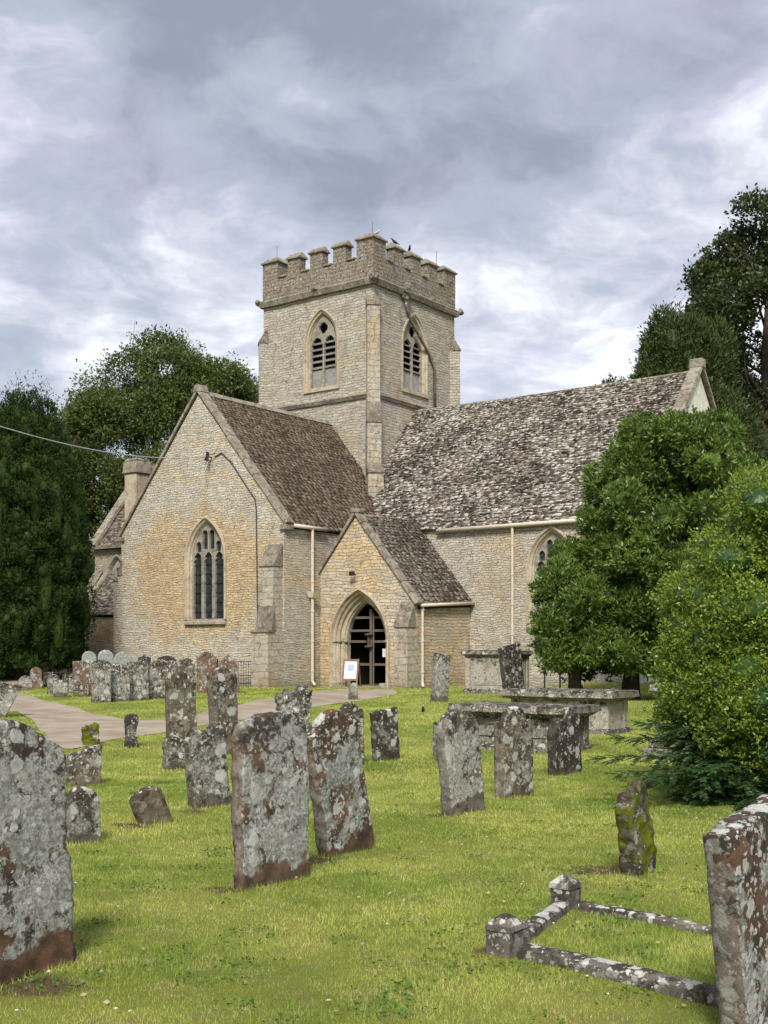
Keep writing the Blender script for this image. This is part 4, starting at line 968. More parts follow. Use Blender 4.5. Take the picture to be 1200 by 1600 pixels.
# centre back
stone(590, 1190, 627, 1107, 'flat', 'st_dark', 'blackish flat-topped headstone right of the leaning red-brown one', phi=46, th=.1, roll=-6)
stone(535, 1200, 571, 1096, 'ogee', 'st_mottle', 'pale brown headstone peeping out behind the leaning red-brown one', phi=44, th=.12, roll=-2)
stone(440, 1180, 487, 1074, 'broken', 'st_white', 'crumbling whitish headstone with jagged top behind the tall grey one', phi=30, th=.22, rough=.03, chip=1.4)
stone(304, 1264, 361, 1133, 'broken', 'st_white', 'squarish headstone spotted with white lichen left of the tall grey one', phi=44, th=.13, roll=-4)
stone(258, 1204, 291, 1148, 'round', 'st_white', 'small hump of a headstone in front of the tall flat-topped pair', phi=30, th=.14, rough=.012)
stone(266, 1165, 309, 1049, 'shoulder', 'st_capmoss', 'tall mossy-topped brown headstone, left one of the tall pair by the path', phi=40, th=.16, roll=-1)
stone(337, 1180, 376, 1041, 'shoulder', 'st_capmoss', 'tall mossy-topped headstone with white patches, right one of the tall pair by the path', phi=40, th=.16, roll=-3)
stone(196, 1169, 217, 1115, 'round', 'st_dark', 'small dark waisted marker stone alone at the edge of the path', phi=20, th=.18, waist=.22, rough=.012)
stone(131, 1166, 156, 1131, 'broken', 'st_moss', 'small mossy stump of a stone at the path edge', phi=25, th=.2, rough=.02)
stone(108, 1230, 160, 1160, 'slopeL', 'st_mottle', 'sunken brownish headstone right behind the broad foreground one', phi=40, th=.13, rough=.009)
stone(112, 1320, 160, 1228, 'round', 'st_white', 'short round-shouldered stone with white lichen beside the broad foreground headstone', phi=46, th=.12, roll=-3)
stone(228, 1289, 272, 1226, 'seg', 'st_capmoss', 'little tilted stub of a headstone alone on the grass', phi=44, th=.14, roll=-22)
stone(-36, 1122, 8, 1062, 'flat', 'st_grey', 'pale flared stone cut by the left edge above the broad headstone', phi=25, th=.25, roll=14, flare=.6)
# rows by the transept wall
far = dict(th=.12, group='headstones crowded below the transept gable')
stone(146, 1099, 172, 1030, 'seg', 'st_white', 'white-lichened stone, left half of the joined pair in the front row', phi=24, **far)
stone(171, 1098, 201, 1036, 'seg', 'st_white', 'white-lichened stone, right half of the joined pair in the front row', phi=24, **far)
stone(206, 1096, 232, 1033, 'flat', 'st_white', 'white-streaked flat headstone right beside the joined pair', phi=26, **far)
stone(235, 1093, 264, 1031, 'seg', 'st_mottle', 'mottled headstone between the white-streaked one and the tall mossy one', phi=26, **far)
stone(262, 1084, 275, 1031, 'seg', 'st_white', 'narrow white headstone behind the left tall mossy one', phi=24, **far)
stone(280, 1082, 304, 1028, 'seg', 'st_mottle', 'brown round-headed stone peeping over the left tall mossy one', phi=26, **far)
stone(312, 1084, 337, 1017, 'ogee', 'st_brown', 'reddish headstone with white flecks between the tall mossy pair', phi=26, **far)
stone(346, 1084, 373, 1022, 'point', 'st_brown', 'brown gable-topped headstone behind the right tall mossy one', phi=26, **far)
stone(218, 1078, 232, 1022, 'ogee', 'st_dark', 'dark pointed stone at the back, touching the gable wall', phi=26, **far)
stone(248, 1076, 272, 1024, 'seg', 'st_dark', 'dark low stone at the back under the gable window', phi=26, **far)
stone(120, 1088, 142, 1032, 'flat', 'st_brown', 'brown flat-topped headstone left of the joined white pair', phi=26, **far)
stone(118, 1089, 137, 1068, 'seg', 'st_mottle', 'low worn stone at the foot of the brown flat-topped headstone', phi=26, **far)
pale = dict(th=.09, group='smooth pale round-topped headstones')
stone(128, 1079, 151, 1017, 'round', 'st_pale', 'smooth pale round-topped headstone, leftmost of three', phi=22, rough=.002, chip=.1, **pale)
stone(153, 1079, 178, 1015, 'round', 'st_pale', 'smooth pale round-topped headstone, middle of three', phi=22, rough=.002, chip=.1, **pale)
stone(178, 1081, 208, 1018, 'round', 'st_pale', 'smooth pale round-topped headstone, rightmost and nearest of three', phi=22, rough=.002, chip=.1, **pale)
low = dict(th=.13, rough=.011, group='low worn stones by the left path')
stone(29, 1079, 51, 1055, 'round', 'st_grey', 'low rounded grey stone, leftmost by the bend of the path', phi=24, **low)
stone(47, 1076, 66, 1042, 'round', 'st_brown', 'brownish round stone just behind the leftmost low one', phi=24, **low)
stone(68, 1073, 84, 1050, 'flat', 'st_dark', 'dark flat low stone in front of the yew', phi=24, **low)
stone(74, 1085, 93, 1053, 'seg', 'st_white', 'white-flecked low stone among the small stones', phi=24, **low)
stone(83, 1090, 106, 1062, 'flat', 'st_grey', 'squat grey stone nearest the path among the small stones', phi=24, **low)
stone(98, 1076, 108, 1052, 'round', 'st_dark', 'small dark round stone at the back of the low stones', phi=24, **low)
stone(107, 1084, 120, 1052, 'round', 'st_white', 'whitish low stone next to the brown flat-topped headstone', phi=24, **low)
# under the trees on the right
stone(950, 1098, 973, 1074, 'round', 'st_brown', 'reddish round-topped stone in the shade of the trees on the right', phi=24, th=.12)
stone(897, 1092, 911, 1064, 'point', 'st_dark', 'small dark pointed stone at the foot of the broad-leaved tree', phi=24, th=.12)

# ------------------------------------------------------------------ chest and table tombs
def tomb(name, px, py, L, W, H, label, mat, capmat, cap_over=.14, cap_th=.12, rot=-36.5, plinth=.1, panels=True, group='table and chest tombs'):
    p = G(px, py); r = empty(name, (p.x, p.y, min(terrain(p.x, p.y), p.z) - .02), R(rot), label=label, cat='tomb', group=group)
    b = MB(); b.box(-.06, L + .06, -.06, W + .06, -.15, plinth); b.build('plinth', M[capmat], r, bevel=.02, sub=2, jitter=.012)
    b = MB(); b.box(0, L, 0, W, plinth, H - cap_th - .05); b.build('chest', M[mat], r, sub=3, jitter=.008)
    if panels:
        for x0 in (.0, L - .16): 
            q = MB(); q.box(x0 - .015 * (x0 == 0), x0 + .16 + .015 * (x0 > 0), -.03, .1, plinth + .002, H - cap_th - .052); q.build('pilaster', M[mat], r, bevel=.01)
        q = MB(); q.box(L - .05, L + .03, W - .13, W + .015, plinth + .002, H - cap_th - .052); q.build('pilaster', M[mat], r, bevel=.01)
        q = MB(); q.box(.28, L - .28, -.018, .05, plinth + .12, H - cap_th - .18); q.build('panel', M[mat], r, bevel=.012)
    o = cap_over; b = MB()
    b.hexa([(-.03, -.03, H - cap_th - .07), (L + .03, -.03, H - cap_th - .07), (L + .03, W + .03, H - cap_th - .07), (-.03, W + .03, H - cap_th - .07)], [(-o + .03, -o + .03, H - cap_th), (L + o - .03, -o + .03, H - cap_th), (L + o - .03, W + o - .03, H - cap_th), (-o + .03, W + o - .03, H - cap_th)])
    b.hexa([(-o, -o, H - cap_th + .002), (L + o, -o, H - cap_th + .002), (L + o, W + o, H - cap_th + .002), (-o, W + o, H - cap_th + .002)], [(-o + .02, -o + .02, H), (L + o - .02, -o + .02, H), (L + o - .02, W + o - .02, H), (-o + .02, W + o - .02, H)])
    b.build('lid', M[capmat], r, sub=3, jitter=.014)
    return r
tomb('table_tomb', 722, 1168, 1.75, .75, .70, 'low table tomb with thick overhanging slab right behind the three leaning headstones', 'tomb_dark', 'tomb_dark', .17, .10)
tomb('table_tomb', 800, 1140, 1.95, .75, .78, 'longer table tomb with mossy slab and pale end, behind the front table tomb', 'tomb', 'tomb_dark', .18, .12)
tomb('chest_tomb', 728, 1084, 1.75, .85, 1.38, 'tall panelled chest tomb beside the porch, with moulded lid', 'tomb', 'tomb_dark', .12, .12, plinth=.18)
tomb('chest_tomb', 792, 1068, 2.6, .9, 1.25, 'long pale chest tomb half hidden behind the dark tilting headstone', 'tomb', 'tomb_dark', .1, .1)
def monument():
    p = G(1050, 1186); r = empty('pedestal_monument', (p.x, p.y, terrain(p.x, p.y)), R(-36.5), label='stepped pedestal monument half hidden by the bush on the right', cat='monument')
    b = MB(); b.box(-.32, .32, -.32, .32, -.1, .16); b.box(-.25, .25, -.25, .25, .16, .30); b.build('step', M['tomb_dark'], r, bevel=.02)
    b = MB(); b.box(-.18, .18, -.18, .18, .30, .95); b.build('die', M['st_mottle'], r, bevel=.015)
    b = MB(); b.box(-.24, .24, -.24, .24, .95, 1.05); b.hexa([(-.2, -.2, 1.05), (.2, -.2, 1.05), (.2, .2, 1.05), (-.2, .2, 1.05)], [(-.12, -.12, 1.14), (.12, -.12, 1.14), (.12, .12, 1.14), (-.12, .12, 1.14)]); b.build('cap', M['st_capmoss'], r, bevel=.01)
monument()
def grave_rail(px, py, lab):
    p = G(px, py); r = empty('grave_finial', (p.x, p.y, terrain(p.x, p.y)), 0, label=lab, cat='iron post', group='iron finial posts round a grave')
    b = MB(); b.tube([(0, 0, -.05), (0, 0, .5)], .03, 8); b.build('shaft', M['iron'], r)
    b = MB(); b.tube([(0, 0, .5), (0, 0, .56), (0, 0, .62), (0, 0, .75)], [.03, .075, .06, .008], 8); b.build('finial', M['iron'], r, smooth=True)
grave_rail(851, 1076, 'left iron finial post beyond the table tombs'); grave_rail(875, 1078, 'right iron finial post beyond the table tombs')
def marker():
    p = G(661, 1113); r = MB(); r.tube([(0, 0, -.02), (0, 0, .08), (0, 0, .13), (0, 0, .14)], [.035, .035, .03, .005], 10); o = r.build('lawn_peg', M['iron'], smooth=True); o.location = p
    tag(o, 'short black peg sticking out of the lawn before the porch side', 'peg')
marker()

# kerbed grave at the lower right
def kerb_grave():
    B = G(790, 1490); A = G(884, 1418); u = Vector((.80, -.60, 0)).normalized(); v = (A - B); v.z = 0; W = v.length; v.normalize()
    r = empty('kerbed_grave', (0, 0, 0), 0, label='low stone kerb with square corner posts framing a grassy plot at lower right', cat='grave kerb')
    def post(c, s, h, top=True):
        Mx = Matrix.Translation((c.x, c.y, terrain(c.x, c.y))) @ Matrix.Rotation(math.atan2(u.y, u.x), 4, 'Z'); b = MB()
        b.box(-s, s, -s, s, -.1, h, Mx); o = b.build('corner_post', M['kerb'], r, sub=3, jitter=.006)
        b = MB(); b.box(-s - .005, s + .005, -s - .005, s + .005, h + .001, h + .03, Mx)
        b.hexa([Mx @ Vector(q) for q in ((-s - .003, -s - .003, h + .031), (s + .003, -s - .003, h + .031), (s + .003, s + .003, h + .031), (-s - .003, s + .003, h + .031))], [Mx @ Vector(q) for q in ((-.02, -.02, h + .075), (.02, -.02, h + .075), (.02, .02, h + .075), (-.02, .02, h + .075))])
        b.build('post_cap', M['kerb'], o, sub=2, jitter=.005)
    def rail(a, b_, w, h):
        d = (b_ - a); d.z = 0; L = d.length; ang = math.atan2(d.y, d.x); n = 18; mb = MB(); V = []
        prof = [(-w, -.12), (-w, h * .75), (-w * .6, h), (w * .6, h), (w, h * .75), (w, -.12)]
        for k in range(n + 1):
            q = a + d * (k / n); z = terrain(q.x, q.y); s = Vector((-math.sin(ang), math.cos(ang), 0))
            for (x, zz) in prof:
                p = q + s * x + Vector((0, 0, z + zz)); V.append(p + noise.noise_vector(p * 6) * .008 + noise.noise_vector(p * 19) * .004)
        F = [(k * 6 + i, k * 6 + i + 1, (k + 1) * 6 + i + 1, (k + 1) * 6 + i) for k in range(n) for i in range(5)]
        mb.add(V, F); mb.build('kerb_rail', M['kerb'], r)
    A.z = B.z = 0
    post(B, .068, .125); post(A, .066, .12)
    rail(B + v * .09, A - v * .09, .05, .055); rail(B + u * .1, B + u * 1.75, .055, .065); rail(A + u * .1, A + u * 1.75, .045, .05)
    post(B + u * 1.85, .078, .14); post(A + u * 1.85, .078, .13)
    return B, A, u
KB, KA, KU = kerb_grave()

# ------------------------------------------------------------------ birds
def bird(p, ang, pale=False, scale=1.0, label=''):
    V = []; n = 10
    spine = [(-.26, .0, .020, .008), (-.17, .01, .035, .018), (-.10, .02, .05, .045), (-.02, .035, .06, .062), (.06, .06, .055, .06), (.11, .10, .038, .04), (.14, .13, .034, .034), (.175, .135, .022, .022), (.20, .13, .008, .008), (.235, .125, .003, .003)]
    b = MB(); F = []
    for x, z, ry, rz in spine:
        for k in range(n): a = 2 * math.pi * k / n; V.append((x, ry * math.cos(a), z + .06 + rz * math.sin(a)))
    for i in range(len(spine) - 1):
        for k in range(n): F.append((i * n + k, i * n + (k + 1) % n, (i + 1) * n + (k + 1) % n, (i + 1) * n + k))
    F += [tuple(range(n))[::-1], tuple(range(n * (len(spine) - 1), n * len(spine)))]
    b.add(V, F)
    for s in (-1, 1):
        b.tube([(0, s * .02, .06), (.01, s * .02, -.02)], .005, 5)
    m = plain('feathers_pale' if pale else 'feathers_black', (.4, .4, .4) if pale else (.02, .02, .022), .6)
    o = b.build('bird', m, smooth=True); o.location = p; o.rotation_euler = (0, R(-12), ang); o.scale = (scale,) * 3
    tag(o, label, 'bird', 'birds on the tower battlements')
zt = ZMER + .03
bird(w2(TA1 - .2, TB0 + 1.78, zt + .02), R(200), label='black bird perched nearer the front corner of the tower battlements')
bird(w2(TA1 - .2, TB0 + 2.95, zt + .02), R(280), label='black bird upright on the second merlon of the right battlements')
bird(w2(TA1 - .2, TB0 + .6, zt + .10), R(20), True, label='pale bird landing on the corner merlon of the tower')

# ------------------------------------------------------------------ vegetation
def rnd_dirs(rng, n):
    v = rng.normal(size=(n, 3)); return v / np.linalg.norm(v, axis=1)[:, None]
def unit(v): return v / np.maximum(np.linalg.norm(v, axis=1), 1e-9)[:, None]
def leaf_quads(rng, P, D, L, W, droop=.15):
    n = len(P); side = unit(np.cross(D, rnd_dirs(rng, n))); L = L * rng.uniform(.7, 1.25, n)[:, None]; W = W * rng.uniform(.7, 1.2, n)[:, None]
    nrm = np.cross(D, side)
    V = np.empty((n, 4, 3)); V[:, 0] = P; V[:, 1] = P + D * L * .5 + side * W * .5 + nrm * W * droop; V[:, 2] = P + D * L; V[:, 3] = P + D * L * .5 - side * W * .5 + nrm * W * droop
    return V.reshape(-1, 3)
def crown(name, lumps, nspray, k, L, W, mat, parent, seed=1, spread=.2, outb=.8, upb=.3, rndb=.7, depth=.22, core=0.0, keep=None, cmat=None, side_only=None, cull=.72, fluff=.0):
    rng = np.random.default_rng(seed); C = np.array([l[0] for l in lumps], float); Rr = np.array([l[1] if np.ndim(l[1]) else (l[1],) * 3 for l in lumps], float)
    wgt = (Rr.prod(1) ** (2 / 3)); i = rng.choice(len(lumps), int(nspray), p=wgt / wgt.sum())
    d = rnd_dirs(rng, len(i)); rad = 1 - np.abs(rng.normal(0, depth, len(i))); rad = np.clip(rad, .2, 1) + (rng.random(len(i)) < .12) * rng.random(len(i)) * fluff
    P = C[i] + d * Rr[i] * rad[:, None]
    ok = np.ones(len(P), bool)
    if cull:
        for c, r in zip(C, Rr):
            q = (((P - c) / r) ** 2).sum(1); ok &= q > cull ** 2 * .98 if False else (q > cull ** 2)
    if keep is not None: ok &= keep(P)
    P = P[ok]; O = unit(d[ok] / Rr[i][ok]); n = len(P)
    Pk = np.repeat(P, k, 0) + rng.normal(0, spread, (n * k, 3)) * .6; Ok = np.repeat(O, k, 0)
    D = unit(Ok * outb + rnd_dirs(rng, n * k) * rndb + np.array([0, 0, upb]))
    V = leaf_quads(rng, Pk, D, L, W)
    F = np.arange(len(V)).reshape(-1, 4)
    ob = np_mesh(name, V, F, mat, parent)
    if core:
        m = MB()
        for c, r in zip(C, Rr):
            bm = bmesh.new(); bmesh.ops.create_icosphere(bm, subdivisions=2, radius=1.0)
            vs = [Vector(c) + Vector((v.co.x * r[0], v.co.y * r[1], v.co.z * r[2])) * core * (1 + .25 * noise.noise(v.co * 2.3 + Vector(c))) for v in bm.verts]
            m.add(vs, [[v.index for v in f.verts] for f in bm.faces]); bm.free()
        m.build('occlusion_core', cmat or mat, ob)  # solid core blobs added for occlusion behind the leaves
    return ob
def limbs(name, parent, base, top, r0, spread, n=9, seed=3, mat=None, twigs=True, zlo=.35):
    rg = random.Random(seed); m = MB(); base, top = Vector(base), Vector(top); pts = []
    for k in range(9): t = k / 8; pts.append(base.lerp(top, t) + Vector((rg.uniform(-1, 1), rg.uniform(-1, 1), 0)) * r0 * .5 * t)
    m.tube([pts[0] - Vector((0, 0, .3))] + pts, [r0 * 1.5, r0 * 1.25] + [r0 * (1 - .85 * k / 8) for k in range(1, 9)], 9)
    for k in range(n):
        t = zlo + (1 - zlo) * rg.random(); p = base.lerp(top, t); a = rg.uniform(0, 2 * math.pi); L = spread * (1.1 - .5 * t) * rg.uniform(.6, 1)
        d = Vector((math.cos(a), math.sin(a), rg.uniform(.3, .9))).normalized(); q = [p]
        for j in range(1, 6):
            d = (d + Vector((rg.uniform(-.25, .25), rg.uniform(-.25, .25), rg.uniform(-.05, .2)))).normalized(); q.append(q[-1] + d * L / 5)
        rr = r0 * (1 - .8 * t) * .5; m.tube(q, [rr * (1 - .85 * j / 5) for j in range(6)], 6)
        if twigs:
            for j in (2, 3, 4):
                d2 = (d + Vector((rg.uniform(-.8, .8), rg.uniform(-.8, .8), rg.uniform(-.1, .7)))).normalized(); m.tube([q[j], q[j] + d2 * L * .2, q[j] + d2 * L * .4 + Vector((0, 0, .05 * L))], [rr * .35, rr * .2, rr * .05], 5)
    return m.build(name, mat or M['bark'], parent, smooth=True)
def blob_lumps(rng, c, r, n, rl, zflat=.8, shell=.75):
    out = []
    for k in range(n):
        d = rng.normal(size=3); d /= np.linalg.norm(d); f = shell * rng.uniform(.55, 1.0) ** .6; s = rng.uniform(*rl)
        out.append((tuple(np.array(c) + d * np.array(r) * f), (s, s, s * zflat)))
    return out

def irish_yew():
    base = PT(30, 1060, 44.0); gz = terrain(base.x, base.y); r = empty('irish_yew', (base.x, base.y, gz), 0, label='dense dark green columnar yew with upright plumes at the left edge', cat='yew tree')
    m = MB(); m.tube([(0, 0, -.2), (0, 0, 5)], [.5, .3], 9); m.build('trunk', M['bark'], r, smooth=True)
    rng = np.random.default_rng(11); lumps = []
    # silhouette radius by height (right-hand side of the photo)
    def rad(z): return np.interp(z, [0, 1.2, 3.5, 6.5, 8.5, 9.8, 11.2], [1.75, 2.15, 2.5, 2.25, 1.75, 1.35, .5])
    for k in range(190):      # upright plumes of many heights, crowded together
        a = rng.uniform(0, 2 * math.pi); f = math.sqrt(rng.uniform(.30, 1)); zt_ = rng.uniform(1.8, 10.4) if k > 60 else rng.uniform(8.4, 10.9)
        if k <= 60: f = math.sqrt(rng.random()) * .92
        zb_ = max(.3, zt_ - rng.uniform(2.2, 4.5)); h = (zt_ - zb_) / 2; zc = (zt_ + zb_) / 2; rr = rad(min(zt_ - .3, zc + h * .5)) * f * (1.0 if zt_ < 9.5 else .9)
        s = rng.uniform(.26, .46); lumps.append(((rr * math.cos(a), rr * math.sin(a), zc), (s, s, h)))
    for k in range(420):
        z = rng.uniform(.5, 9.6); a = rng.uniform(0, 2 * math.pi); rr = rad(z) * rng.uniform(.88, 1.04); s = rng.uniform(.16, .30); lumps.append(((rr * math.cos(a), rr * math.sin(a), z), (s, s, s * 1.25)))
    for z in np.arange(.8, 9.3, .9): lumps.append(((0, 0, z), (rad(z) * .85, rad(z) * .85, .9)))
    crown('crown', lumps, 190000, 3, .11, .04, M['yew'], r, seed=5, spread=.07, outb=.8, upb=.6, rndb=.6, depth=.12, core=.62, cull=.78, fluff=.5)
irish_yew()
def big_tree(name, base, top_r0, lumps, n, k, L, W, mat, label, seed, crown_kw=None, trunk_top=None, spread=6, cat='tree', nl=14, zlo=.3):
    r = empty(name, base, 0, label=label, cat=cat)
    limbs('trunk', r, (0, 0, 0), trunk_top, top_r0, spread, nl, seed, zlo=zlo)
    crown('crown', lumps, n, k, L, W, mat, r, seed=seed, **(crown_kw or {})); return r
def back_tree():
    Y = 72; b = PT(235, 1040, Y); rng = np.random.default_rng(21); z0 = 11.5
    lumps = blob_lumps(rng, (.2, 0, z0), (6.9, 4.8, 8.6), 125, (.9, 1.7), .75, .95)
    def keep(P): return np.array([noise.noise(Vector(p) * .5) > -.27 for p in P])
    lumps += blob_lumps(rng, (3.6, 0, 16.2), (2.9, 2.5, 2.6), 22, (.9, 1.4), .8, .95) + blob_lumps(rng, (-3.4, 0, 11.5), (2.6, 2.5, 4.5), 18, (.8, 1.3), .8, .95)
    lumps += [((-4.8, 0, 12.0), (1.3, 1.3, 1.0)), ((5.0, 0, 15.5), (1.2, 1.2, .8)), ((-3.5, -1, 15.3), (1.6, 1.3, 1.0)), ((1.2, 0, 19.6), (1.3, 1.3, .8)), ((-1.2, 0, 18.8), (1.5, 1.3, .8)), ((3.5, 0, 17.8), (1.2, 1.3, .8))]
    big_tree('deciduous_tree', (b.x, b.y, 0), .42, lumps, 56000, 5, .21, .11, M['beech'], 'spreading deciduous tree behind the transept with wispy twigs against the sky', 22,
             dict(spread=.30, depth=.34, outb=.6, upb=.15, rndb=.9, keep=keep, cull=.35, fluff=.7), (0.4, 0, 19), 7, nl=26, zlo=.15)
back_tree()
def right_beech():
    Y = 66; b = PT(1190, 1040, Y); rng = np.random.default_rng(31)
    lumps = blob_lumps(rng, (.8, 0, 15.5), (5.6, 5, 10.6), 60, (1.0, 2.0), .8, .95)
    lumps += [((-3.4, 0, 22.3), (.9, .9, .8)), ((-.2, 0, 25.8), (1.6, 1.4, 1.1))]
    def keep(P): return np.array([noise.noise(Vector(p) * .5 + Vector((3, 3, 3))) > -.12 for p in P])
    big_tree('deciduous_tree', (b.x, b.y, 0), .5, lumps, 30000, 5, .26, .16, M['beech2'], 'tall dark deciduous tree with open crown rising at the upper right edge', 32,
             dict(spread=.25, depth=.3, outb=.6, upb=.1, rndb=.9, keep=keep, cull=.45, fluff=.3), (.2, 0, 24), 7, nl=26, zlo=.3)
right_beech()
def right_yew():
    Y = 58; b = PT(1085, 1040, Y); rng = np.random.default_rng(41)
    lumps = []
    for k in range(190):
        z = rng.uniform(2, 16.6); rr = np.interp(z, [2, 7, 12, 15, 18], [4.0, 4.2, 3.0, 2.2, .7]); a = rng.uniform(0, 2 * math.pi); f = rng.uniform(.5, 1)
        s = rng.uniform(.38, .8); lumps.append(((rr * f * math.cos(a) - .4 * (z > 12), rr * f * math.sin(a), z), (s, s, s * 1.7)))
    lumps += [((-4.2, 0, 14.0), (.45, .5, .6)), ((-3.4, 0, 14.0), (.45, .5, .5)), ((-1.4, 0, 17.2), (.8, .8, 1.0)), ((1.2, 0, 16.2), (.8, .8, 1.0))]
    big_tree('yew_tree', (b.x, b.y, 0), .5, lumps, 60000, 4, .24, .07, M['yew2'], 'feathery olive-green yew rising behind the west gable of the nave', 42,
             dict(spread=.2, depth=.2, outb=.7, upb=.6, rndb=.7, core=.6, cull=.5, fluff=.6, ), (0, 0, 13), 3)
right_yew()
def holly():
    Y = 34; b = G(985, 1094); cx = PT(990, 0, Y).x; rng = np.random.default_rng(51)
    r = empty('broadleaf_evergreen', (b.x, b.y, b.z), 0, label='rounded glossy broad-leaved evergreen tree in front of the nave', cat='evergreen tree')
    limbs('trunk', r, (0, 0, 0), (.2, 0, 6.2), .24, 2.6, 14, 52, zlo=.25)
    m = MB(); q = G(898, 1092) - b; m.tube([q - Vector((0, 0, .2)), q + Vector((0, 0, .9)), q + Vector((.15, .4, 2.2)), q + Vector((.7, .6, 3.4))], [.2, .16, .12, .05], 8); m.build('second_trunk', M['bark'], r, smooth=True)
    lumps = []
    for k in range(190):
        z = rng.uniform(1.35, 7.7); rl = np.interp(z, [1.3, 3, 4.8, 6.2, 7.2, 8.1], [2.9, 3.05, 2.8, 2.35, 1.7, .6]); a = rng.uniform(0, 2 * math.pi); f = rng.uniform(.5, .97)
        s = rng.uniform(.32, .66); lumps.append(((rl * f * math.cos(a) + .66 + .09 * z, rl * f * math.sin(a), z), (s, s, s * .85)))
    for k in range(34): lumps.append(((rng.uniform(-2.3, 2.0), rng.uniform(-1.6, 1.6), rng.uniform(.95, 1.9)), (.5, .5, .42)))
    for k in range(26): lumps.append(((rng.uniform(-2.5, -.3), rng.uniform(-2.2, -1.0), rng.uniform(1.2, 3.6)), (.5, .5, .45)))
    for z in np.arange(1.9, 6.6, .8): lumps.append(((.35, 0, z), (1.9 - .12 * z, 1.9 - .12 * z, .8)))
    crown('crown', lumps, 30000, 11, .145, .052, M['holly'], r, seed=53, spread=.06, outb=.75, upb=.5, rndb=.95, depth=.20, core=.5, cull=.60, fluff=.45)
    return r
holly()
def near_shrub():
    Y = 12.5; b = Vector((4.55, 12.2, 0)); b.z = terrain(b.x, b.y); rng = np.random.default_rng(61)
    r = empty('leafy_shrub', b, 0, label='bright green small-leaved shrub filling the right edge', cat='shrub')
    limbs('stems', r, (0, 0, 0), (0, 0, 2.6), .1, 1.3, 10, 62, mat=M['twig'])
    lumps = []
    for k in range(110):
        z = rng.uniform(.15, 3.3); rl = np.interp(z, [.2, 1.0, 2.0, 2.8, 3.6], [1.35, 1.52, 1.5, 1.2, .5]); a = rng.uniform(0, 2 * math.pi); f = rng.uniform(.6, 1)
        s = rng.uniform(.16, .34); lumps.append(((rl * f * math.cos(a), rl * f * math.sin(a), z), (s, s, s * .9)))
    for k in range(40): a = rng.uniform(math.pi * .7, math.pi * 1.5); z = rng.uniform(.7, 2.2); s = rng.uniform(.2, .36); lumps.append(((1.35 * math.cos(a), 1.35 * math.sin(a), z), (s, s, s)))
    lumps += [((0.1, 0, 1.2), (1.15, 1.1, 1.0)), ((0.1, 0, 2.2), (1.1, 1.1, .9)), ((.2, 0, 3.0), (.7, .7, .6))]
    crown('crown', lumps, 62000, 5, .042, .021, M['shrub'], r, seed=63, spread=.035, outb=.6, upb=.35, rndb=.9, depth=.25, core=.62, cmat=M['needle'], cull=.6, fluff=.5)
near_shrub()
def far_shrub():
    b = Vector((7.75, 23.0, 0)); rng = np.random.default_rng(66)
    r = empty('leafy_shrub', b, 0, label='taller pale green bush behind the bright shrub at the right edge', cat='shrub')
    limbs('stems', r, (0, 0, 0), (0, 0, 3.6), .12, 1.6, 10, 67, mat=M['twig'])
    lumps = []
    for k in range(60):
        z = rng.uniform(.5, 4.9); rl = np.interp(z, [.2, 2.0, 3.5, 4.8, 5.8], [1.0, 1.2, 1.0, .55, .15]); a = rng.uniform(0, 2 * math.pi); f = rng.uniform(.5, 1)
        s = rng.uniform(.3, .5); lumps.append(((rl * f * math.cos(a), rl * f * math.sin(a), z), (s, s, s * .9)))
    crown('crown', lumps, 16000, 5, .085, .042, M['shrub'], r, seed=68, spread=.07, outb=.6, upb=.4, rndb=.9, depth=.25, core=.6, cmat=M['needle'], cull=.6, fluff=.4)
far_shrub()
